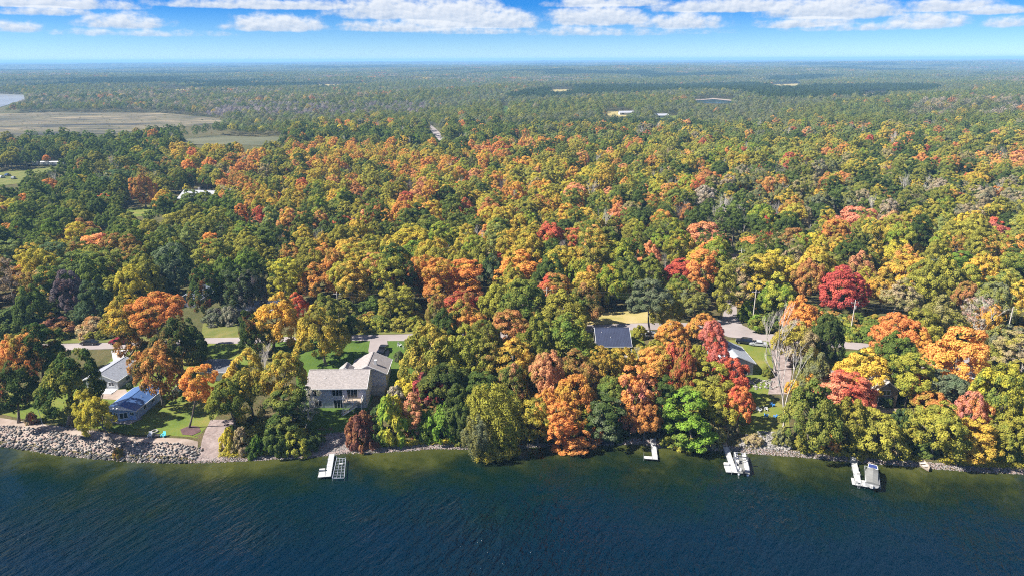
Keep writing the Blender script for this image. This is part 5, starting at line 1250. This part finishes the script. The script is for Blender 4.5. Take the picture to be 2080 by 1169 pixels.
for i, (cx, cy, lab) in enumerate([(812, 703, 'white garden chair, left of two on the striped lawn'), (822, 708, 'white garden chair, right of two on the striped lawn')]): chair(cx, cy, WHITE, lab, 1+i)
p = G(88, 866); e = empty('flagpole', (p[0], p[1], p[2])); tag(e, 'slender white flagpole on the sandy strip at left', 'pole')
MB().tube([(0, 0, -.2), (-.3, 0, 5.2)], [.06, .035], 8).build('pole', WHITE, e); MB().tube([(-.3, 0, 5.2), (-.3, 0, 5.32)], [.08, .03], 8).build('finial', WHITE, e)
# pale plank fence by the garage
def fence(pts, label, h=1.7, step=2.2):
    P = [G(*q) for q in pts]; e = empty('fence', tuple(P[0])); tag(e, label, 'fence')
    for a, b in zip(P[:-1], P[1:]):
        n = max(1, round(np.hypot(*(b-a)[:2])/step))
        for k in range(n):
            u = a+(b-a)*k/n-P[0]; v = a+(b-a)*(k+1)/n-P[0]
            MB().bar((u[0], u[1], u[2]+h/2+.1), (v[0], v[1], v[2]+h/2+.1), .05, h).build('panel', WHITE, e); MB().box(u[0]-.07, u[0]+.07, u[1]-.07, u[1]+.07, u[2]-.2, u[2]+h+.25).build('post', WHITE, e)
fence([(352, 806), (366, 792), (384, 776)], 'pale plank fence between the blue cottage and the garage'); fence([(416, 766), (432, 745)], 'short pale fence beside the charcoal-roofed garage')

# ---------------------------------------------------------------- rocks
STONE = []
for nm, c in (('grey_rock', (.14, .132, .124)), ('pale_rock', (.24, .218, .197)), ('pink_rock', (.23, .172, .153)), ('dark_rock', (.065, .062, .058))): STONE.append(simple(nm, c, .9, .3, 1.8, spec=.2, bump=.05))
def rock_np(seed):
    bm = bmesh.new(); bmesh.ops.create_icosphere(bm, subdivisions=1, radius=.5); r = np.random.default_rng(seed)
    v = np.array([q.co for q in bm.verts]); f = np.array([[q.index for q in p.verts] for p in bm.faces]); bm.free()
    v *= r.uniform(.72, 1.2, (len(v), 1)); return v*np.array([1.15, .9, .72])*r.uniform(.85, 1.15, 3), f
ROCKS = [rock_np(800+i) for i in range(8)]
ROCK_ME = []
for i, (v, f) in enumerate(ROCKS):
    for j, m in enumerate(STONE):
        me = np_mesh('stone', v, f); me.materials.append(m); ROCK_ME.append(me)
def stone_field(name, P, size, mats, label=None, parent=None):
    """many small stones joined into one mesh"""
    n = len(P); Vs = []; Fs = []; MI = []; b = 0
    Z = ground(P[:, 0], P[:, 1])
    for i in range(n):
        v, f = ROCKS[rng.integers(0, 8)]; a = rng.uniform(0, 6.28); c, s = math.cos(a), math.sin(a)
        R = np.array([[c, -s, 0], [s, c, 0], [0, 0, 1]]); q = (v*size[i])@R.T+np.array([P[i, 0], P[i, 1], Z[i]+size[i]*.12]); Vs.append(q); Fs.append(f+b); b += len(v); MI += [rng.choice(len(mats))]*len(f)
    me = np_mesh(name, np.concatenate(Vs), np.concatenate(Fs))
    for m in mats: me.materials.append(m)
    me.polygons.foreach_set('material_index', np.array(MI, np.int32))
    o = link(name, me, parent); tag(o, label, kind='stuff'); return o
x0, x1 = G(-60, 905)[0], G(402, 930)[0]
rip = empty('riprap', (x0+20, float(ys(x0+20)), .5)); tag(rip, 'bank of piled grey boulders along the left shore', 'rock wall')
R = []
for k in range(3600):
    x = rng.uniform(x0, x1); t = rng.random(); wid = 4.6 if x < -92 else 4.0; d = -.35+t*(wid+.35); R.append((x, float(ys(x))+d, rng.uniform(.34, .8)*(1.15-.35*t)))
R = np.array(R); sel = []
for i in range(len(R)):       # dart throwing so stones touch but do not coincide
    if all((R[i, 0]-R[j, 0])**2+(R[i, 1]-R[j, 1])**2 > ((R[i, 2]+R[j, 2])*.36)**2 for j in sel): sel.append(i)
R = R[sel]; order = np.argsort(-R[:, 2]); big = R[order[:300]]; rest = R[order[300:]]
for x, y, s in big:
    wet = y-float(ys(x)) < .25           # stones at the water line are wet and dark
    o = link('stone', ROCK_ME[int(rng.integers(0, 8))*4+(3 if wet else int(rng.choice([0, 0, 1, 1, 2, 3])))], rip)
    o.location = (x-rip.location.x, y-rip.location.y, gz(x, y)+s*.2-rip.location.z); o.scale = (s*1.2,)*3; o.rotation_euler = (rng.uniform(-.5, .5), rng.uniform(-.5, .5), rng.uniform(0, 6.28))
if len(rest): 
    o = stone_field('rubble', rest[:, :2], rest[:, 2]*1.1, STONE); o.parent = rip; o.location = -rip.location
def band(pxa, pxb, d0, d1, n, s0, s1):
    a, b = G(pxa, 925)[0], G(pxb, 925)[0]; x = rng.uniform(a, b, n); return np.stack([x, ys(x)+rng.uniform(d0, d1, n)], 1), rng.uniform(s0, s1, n)
P1, S1 = band(400, 960, -.25, 1.5, 3600, .14, .36); P2, S2 = band(1200, 2120, -.25, 1.6, 5200, .14, .38); P3, S3 = band(960, 1200, -.2, .8, 500, .14, .3); P4, S4 = band(-60, 400, -.6, .6, 900, .16, .42)
def patch(poly, n, s0, s1):
    Q = np.array([G(*q)[:2] for q in poly]); lo, hi_ = Q.min(0), Q.max(0); P = rng.uniform(lo, hi_, (n*3, 2)); P = P[in_poly(P[:, 0], P[:, 1], Q)][:n]; return P, rng.uniform(s0, s1, len(P))
P5, S5 = patch([(642, 922), (700, 914), (740, 908), (720, 890), (696, 876), (664, 880), (640, 905)], 1500, .2, .42); P6, S6 = patch([(1500, 905), (1600, 915), (1620, 895), (1590, 878), (1545, 876), (1515, 882)], 900, .25, .7)
P7, S7 = patch([(404, 936), (450, 934), (460, 900), (474, 860), (430, 858), (412, 895)], 1300, .10, .24); P8, S8 = patch([(1500, 790), (1580, 790), (1590, 772), (1510, 768)], 90, .4, .9)
tag(stone_field('shore_cobbles', np.concatenate([P1, P2, P3, P4, P7]), np.concatenate([S1, S2, S3, S4, S7]), [STONE[1], STONE[2], STONE[2], STONE[0]]), 'pinkish cobbles strewn along the water line')
tag(stone_field('landing_cobbles', P5, S5, [STONE[0], STONE[0], STONE[3], STONE[1]]), 'grey cobbles heaped behind the dock with the empty lift')
tag(stone_field('rock_garden', np.concatenate([P6, P8]), np.concatenate([S6, S8]), [STONE[1], STONE[0], STONE[1]]), 'pale boulders below the grey-roofed house and at its shore')
# low waterside plants
gcm = [(445, 595, 1.2, 2.4), (725, 940, 1.3, 2.6), (1640, 1740, 1.3, 2.8), (1760, 1860, 1.4, 2.6), (1900, 2100, 1.3, 3.2), (-40, 400, 4.6, 5.2)]
PP = []
for a_, b_, d0, d1 in gcm[:-1]: q, s_ = band(a_, b_, d0, d1, int((b_-a_)*2.2), 1, 1); PP.append(q)
q = np.concatenate(PP); n = len(q)
vs_, fs_ = low_crown(950, .5, .4, 60, .16); gme2 = np_mesh('tuft', vs_, fs_); gme2.materials.append(LEAF)
ta = np.tile(np.array(PAL['yo']), (n, 1))*rng.uniform(.7, 1.25, (n, 1)); tb = np.tile(np.array(PAL['ye']), (n, 1)); s_ = rng.uniform(.6, 1.5, n)
instancer('shore_plants', q, ground(q[:, 0], q[:, 1])+.15, proto_collection('tuft', [gme2]), np.zeros(n), np.stack([s_]*3, 1), ta, tb, rng.uniform(.2, .6, n), 'yellow-green plants fringing the shore')
# undergrowth on the wooded lots and along the road
UP = []
for poly, cnt in (([(840, 690), (1200, 690), (1220, 880), (1200, 900), (860, 900), (820, 800)], 330), ([(690, 674), (850, 672), (850, 640), (690, 650)], 60), ([(1640, 700), (2080, 740), (2080, 930), (1640, 900)], 260), ([(1230, 730), (1500, 740), (1480, 890), (1230, 890)], 150),
                  ([(0, 690), (330, 684), (330, 640), (0, 640)], 120), ([(1500, 655), (1800, 695), (1800, 660), (1510, 600)], 150), ([(1010, 660), (1200, 655), (1200, 630), (860, 640), (860, 668)], 70), ([(440, 920), (640, 920), (620, 870), (490, 860)], 50), ([(1860, 710), (2080, 735), (2080, 650), (1860, 640)], 120)):
    q, s_ = patch(poly, cnt, 1, 1); UP.append(q)
q = np.concatenate(UP); ok = np.ones(len(q), bool)
for poly in OPEN[:24]: ok &= ~in_poly(q[:, 0], q[:, 1], poly)
BOXES = [(-49.5, -29.5, 140, 161), (21, 33, 164, 180), (51, 63, 155, 168), (74, 91, 138, 156), (-108, -96, 151, 165), (-95, -83, 136, 151)]
for bx0, bx1, by0, by1 in BOXES: ok &= ~((q[:, 0] > bx0) & (q[:, 0] < bx1) & (q[:, 1] > by0) & (q[:, 1] < by1))
ok &= q[:, 1]-ys(q[:, 0]) > 5.0; q = q[ok]; n = len(q); us = [np_mesh('bush', *CROWNS['shrub', i]) for i in range(4)]
for me in us: me.materials.append(LEAF)
pk = [pr2.choice(['dk', 'gr', 'ol', 'gr', 'ol', 'yo', 'gg']) for _ in range(n)]; ta = np.array([PAL[k] for k in pk])*rng.uniform(.75, 1.2, (n, 1)); tb = np.array([PAL[pr2.choice(['ol', 'yo', 'gr', 'ru'])] for _ in range(n)]); s_ = rng.uniform(.16, .42, n)
instancer('undergrowth', q, ground(q[:, 0], q[:, 1])+s_*2.2, proto_collection('bush', us), rng.integers(0, 4, n), np.stack([s_, s_, s_*rng.uniform(.7, 1.2, n)], 1), ta, tb, rng.uniform(.2, .6, n), 'leafy undergrowth between the trees')

# ---------------------------------------------------------------- bare trees, spruce
def bare(px, py, h, seed, label, mat=PALE_BARK, lean=0.0, r0=.22, spread=.42):
    p = G(px, py); w = bare_tree(seed, h, r0, spread); e = empty('bare_tree', tuple(p)); e.rotation_euler = (0, lean, 0); tag(e, label, 'tree')
    me = w.mesh('limbs'); me.materials.append(mat); link('limbs', me, e)
    b = MB().tube([(0, 0, -.3), (0, 0, .6)], [r0*1.5, r0*1.02], 8).build('trunk_base', mat, e); return e
bare(1592, 868, 23, 41, 'tall bare pale-limbed tree on the bank above the rock pile', lean=-.09, r0=.26, spread=.30)
bare(1574, 752, 19, 42, 'bare pinkish tree beside the road bend behind the tall bare tree', lean=-.02, r0=.2, spread=.33)
bare(1556, 722, 13, 43, 'thin leafless tree next to the gravel drive by the road', lean=.01, r0=.13, spread=.25)
bare(1296, 742, 7, 44, 'small leafless tree left of the dark-roofed house front', mat=PALE_BARK, r0=.09)
bare(545, 790, 13, 45, 'leafless treetop between the golden maples left of the grey house', r0=.14)
bare(1985, 700, 13, 46, 'leafless greyish tree behind the big orange maple at right', r0=.16)
bare(2068, 780, 14, 47, 'pale leafless tree close to the right edge', r0=.14, spread=.3)
for k, (px_, py_, h_) in enumerate([(1452, 478, 15), (1470, 474, 16), (1488, 478, 14), (1502, 470, 15), (1462, 462, 16)]): bare(px_, py_, h_, 50+k, ('first', 'second', 'third', 'fourth', 'hindmost')[k]+' pale leafless tree in the grey thicket at the head of the dirt road', r0=.14, spread=.22)
def spruce(px, py, h, label):
    p = G(px, py); e = empty('spruce_tree', tuple(p)); tag(e, label, 'tree'); r = np.random.default_rng(3); P = []; N = []
    for z in np.linspace(.06, .98, 22):
        R_ = h*.27*(1-z)+.08; m = int(26*(1-z))+6
        for a in np.linspace(0, 6.283, m, endpoint=False)+r.uniform(0, 1):
            for t in np.linspace(.25, 1, 4): P.append([R_*t*math.cos(a), R_*t*math.sin(a), z*h-R_*t*.35]); N.append([math.cos(a)*.5, math.sin(a)*.5, .8])
    N = unit(np.array(N)+r.normal(size=(len(N), 3))*.3); v, f = leaf_quads(r, np.array(P), N, .24); me = np_mesh('needles', v, f); me.materials.append(LEAF)
    o = link('crown', me, e); o['ta'] = [.05, .085, .06]; o['tb'] = [.09, .13, .10]; o['tm'] = .5
    MB().tube([(0, 0, -.1), (0, 0, h*.95)], [.09, .02], 6).build('trunk', BARK, e)
spruce(1692, 744, 5.2, 'small blue-green spruce beside the road, left of the orange maple')

# ---------------------------------------------------------------- utility poles and wires
POLEW = simple('pole_wood', (.42, .38, .33), .85, .15, 2, stretch=(4, 4, .5))
def pole(px, py, h, label, box=False):
    p = G(px, py); e = empty('utility_pole', tuple(p)); tag(e, label, 'utility pole')
    MB().tube([(0, 0, -.4), (0, 0, h)], [.19, .13], 8).build('shaft', POLEW, e); MB().bar((-1.1, .1, h-.7), (1.1, .1, h-.7), .12).build('crossarm', POLEW, e)
    for x in (-1, 0, 1): MB().tube([(x, .1, h-.64 if x else h), (x, .1, h-.4 if x else h+.22)], [.05, .03], 6).build('insulator', WHITE, e)
    if box: MB().tube([(.3, -.1, h-2.4), (.3, -.1, h-1.5)], [.24, .24], 10).build('transformer', RIM, e)
    return Vector(p)+Vector((0, .1, h-.4))
A1 = pole(1500, 572, 12, 'utility pole far up the dirt side road'); A2 = pole(1528, 660, 11, 'utility pole beside the dirt road mouth'); A3 = pole(1726, 684, 11, 'utility pole with transformer left of the orange maple by the road', True)
A4 = pole(2040, 700, 11, 'utility pole hidden among trees near the right edge'); A0 = pole(690, 664, 11, 'utility pole in the shade behind the golden maple by the road'); AM = pole(1110, 655, 11, 'utility pole half lost among the olive maples')
WIRE = simple('wire', (.12, .12, .125), .6)
def wire(a, b, dx, label, dz=0.0, sag=.9):
    n = 14; pts = []
    for i in range(n+1): t = i/n; q = a.lerp(b, t)+Vector((dx, 0, dz)); q.z -= sag*4*t*(1-t); pts.append(q)
    o = MB().tube([q-pts[0] for q in pts], [.013]*(n+1), 4, cap=False).build('power_line', WIRE); o.location = pts[0]; tag(o, label, 'wire', 'overhead wires along the road')
for a, b, nm in ((A0, AM, 'left of the dry meadow'), (AM, A2, 'across the dry meadow'), (A2, A3, 'right of the dirt road'), (A3, A4, 'towards the right edge')):
    wire(a, b, -1.0, 'upper overhead wire '+nm); wire(a, b, .5, 'lower overhead wire '+nm, -1.1)
wire(A2, A1, 0, 'overhead wire running up the dirt side road')

# ---------------------------------------------------------------- labels that single each tree and shrub out
MARKS = [(70, 800, "the rocks' left end"), (245, 820, 'the blue cottage'), (225, 755, 'the white cottage'), (440, 745, 'the charcoal-roofed garage'), (690, 780, 'the grey two-storey house'), (680, 940, 'the leftmost dock'),
         (210, 696, "the parked cars"), (385, 605, 'the slate-blue house'), (500, 630, "the whitish-roofed house"), (770, 680, "the road's sunny stretch"), (1245, 685, 'the dark-roofed house'), (1260, 645, 'the dry meadow'), (1323, 912, 'the L-shaped dock'),
         (1000, 900, 'the overhanging willow'), (1165, 890, "the overhanging orange maple"), (1500, 935, 'the pontoon boat'), (1505, 725, 'the pale grey-roofed house'), (1490, 620, 'the dirt side road'), (1585, 780, 'the bare pale tree'), (1765, 780, 'the half-hidden brown house'), (1745, 960, 'the rightmost dock'),
         (1726, 655, 'the pole with transformer'), (1942, 585, 'the grass clearing'), (1940, 790, "the tree-covered house"), (2060, 860, "the shore's right edge"), (1714, 575, 'the crimson maple'), (2040, 500, "the forest's right edge"), (1385, 550, "the red roadside maple"), (400, 410, 'the white forest house'), (20, 560, "the forest's left edge"), (190, 505, 'the salmon maple at left'),
         (1055, 545, "the big mid-forest orange maple"), (820, 560, "the roadside forest wall"), (1200, 480, "the forest's middle"), (640, 500, 'the forest left of centre'), (1620, 480, 'the right half of the forest')]
def phrase(px, py):
    d = [math.hypot(px-a, (py-b)*1.5) for a, b, c in MARKS]; i = int(np.argmin(d)); a, b, c = MARKS[i]
    if d[i] < 14: return i, 'at '+c
    if abs(px-a) > abs(py-b)*1.3: return i, ('left of ' if px < a else 'right of ')+c
    return i, ('behind ' if py < b else 'below ')+c
rows = {}
for (o, a, b, m, word, base, hc, rx) in INDIV:
    px, py = project(base[0], base[1], base[2]+hc)
    i, ph = phrase(px, py)
    if m >= .62: col = '%s and %s' % (WORD[b], WORD[a]) if a != b else WORD[a]
    elif m >= .45: col = '%s and %s' % (WORD[a], WORD[b])
    elif m >= .2: col = '%s-tinged %s' % (WORD[b], WORD[a])
    else: col = WORD[a]
    rows.setdefault((col, word, ph), []).append((px, py, o))
ORD = ['leftmost', 'second from left', 'third from left', 'fourth from left', 'fifth from left', 'sixth from left', 'seventh from left', 'eighth from left']
for (col, word, ph), lst in rows.items():
    lst.sort(key=lambda t: t[0])
    for k, (px, py, o) in enumerate(lst):
        lab = '%s %s %s' % (col, word, ph)
        if len(lst) > 1: lab = '%s, %s' % (lab, ORD[k] if k < len(lst)-1 or k == 0 else 'rightmost') if k < 8 else lab+', rightmost'
        o['label'] = lab[0].lower()+lab[1:]

# ---------------------------------------------------------------- haze
def build_haze():
    b = MB().box(-22500, 22500, -1500, 23500, -5.0, 101.0); me = b.mesh('haze')
    m = bpy.data.materials.new('haze_air'); m.use_nodes = True; t = NT(m.node_tree); t.n.clear()
    out = t.node('ShaderNodeOutputMaterial'); v = t.node('ShaderNodeVolumePrincipled')
    v.inputs['Color'].default_value = HAZE_COLOR; v.inputs['Density'].default_value = HAZE_DENSITY; v.inputs['Anisotropy'].default_value = 0.0
    t.l.new(v.outputs[0], out.inputs['Volume']); me.materials.append(m)
    tag(link('haze', me), 'thin bluish haze in the air over the forest', kind='stuff')
HAZE_COLOR = (.32, .63, 1.0, 1); HAZE_DENSITY = 1.25e-4
build_haze()
scene.cycles.volume_bounces = 0
scene.cycles.max_bounces = 6; scene.cycles.diffuse_bounces = 3; scene.cycles.transparent_max_bounces = 8
scene.cycles.use_denoising = False
scene.cycles.pixel_filter_type = 'BLACKMAN_HARRIS'; scene.cycles.filter_width = 1.05
scene.cycles.sample_clamp_direct = 5.0; scene.cycles.sample_clamp_indirect = 3.0
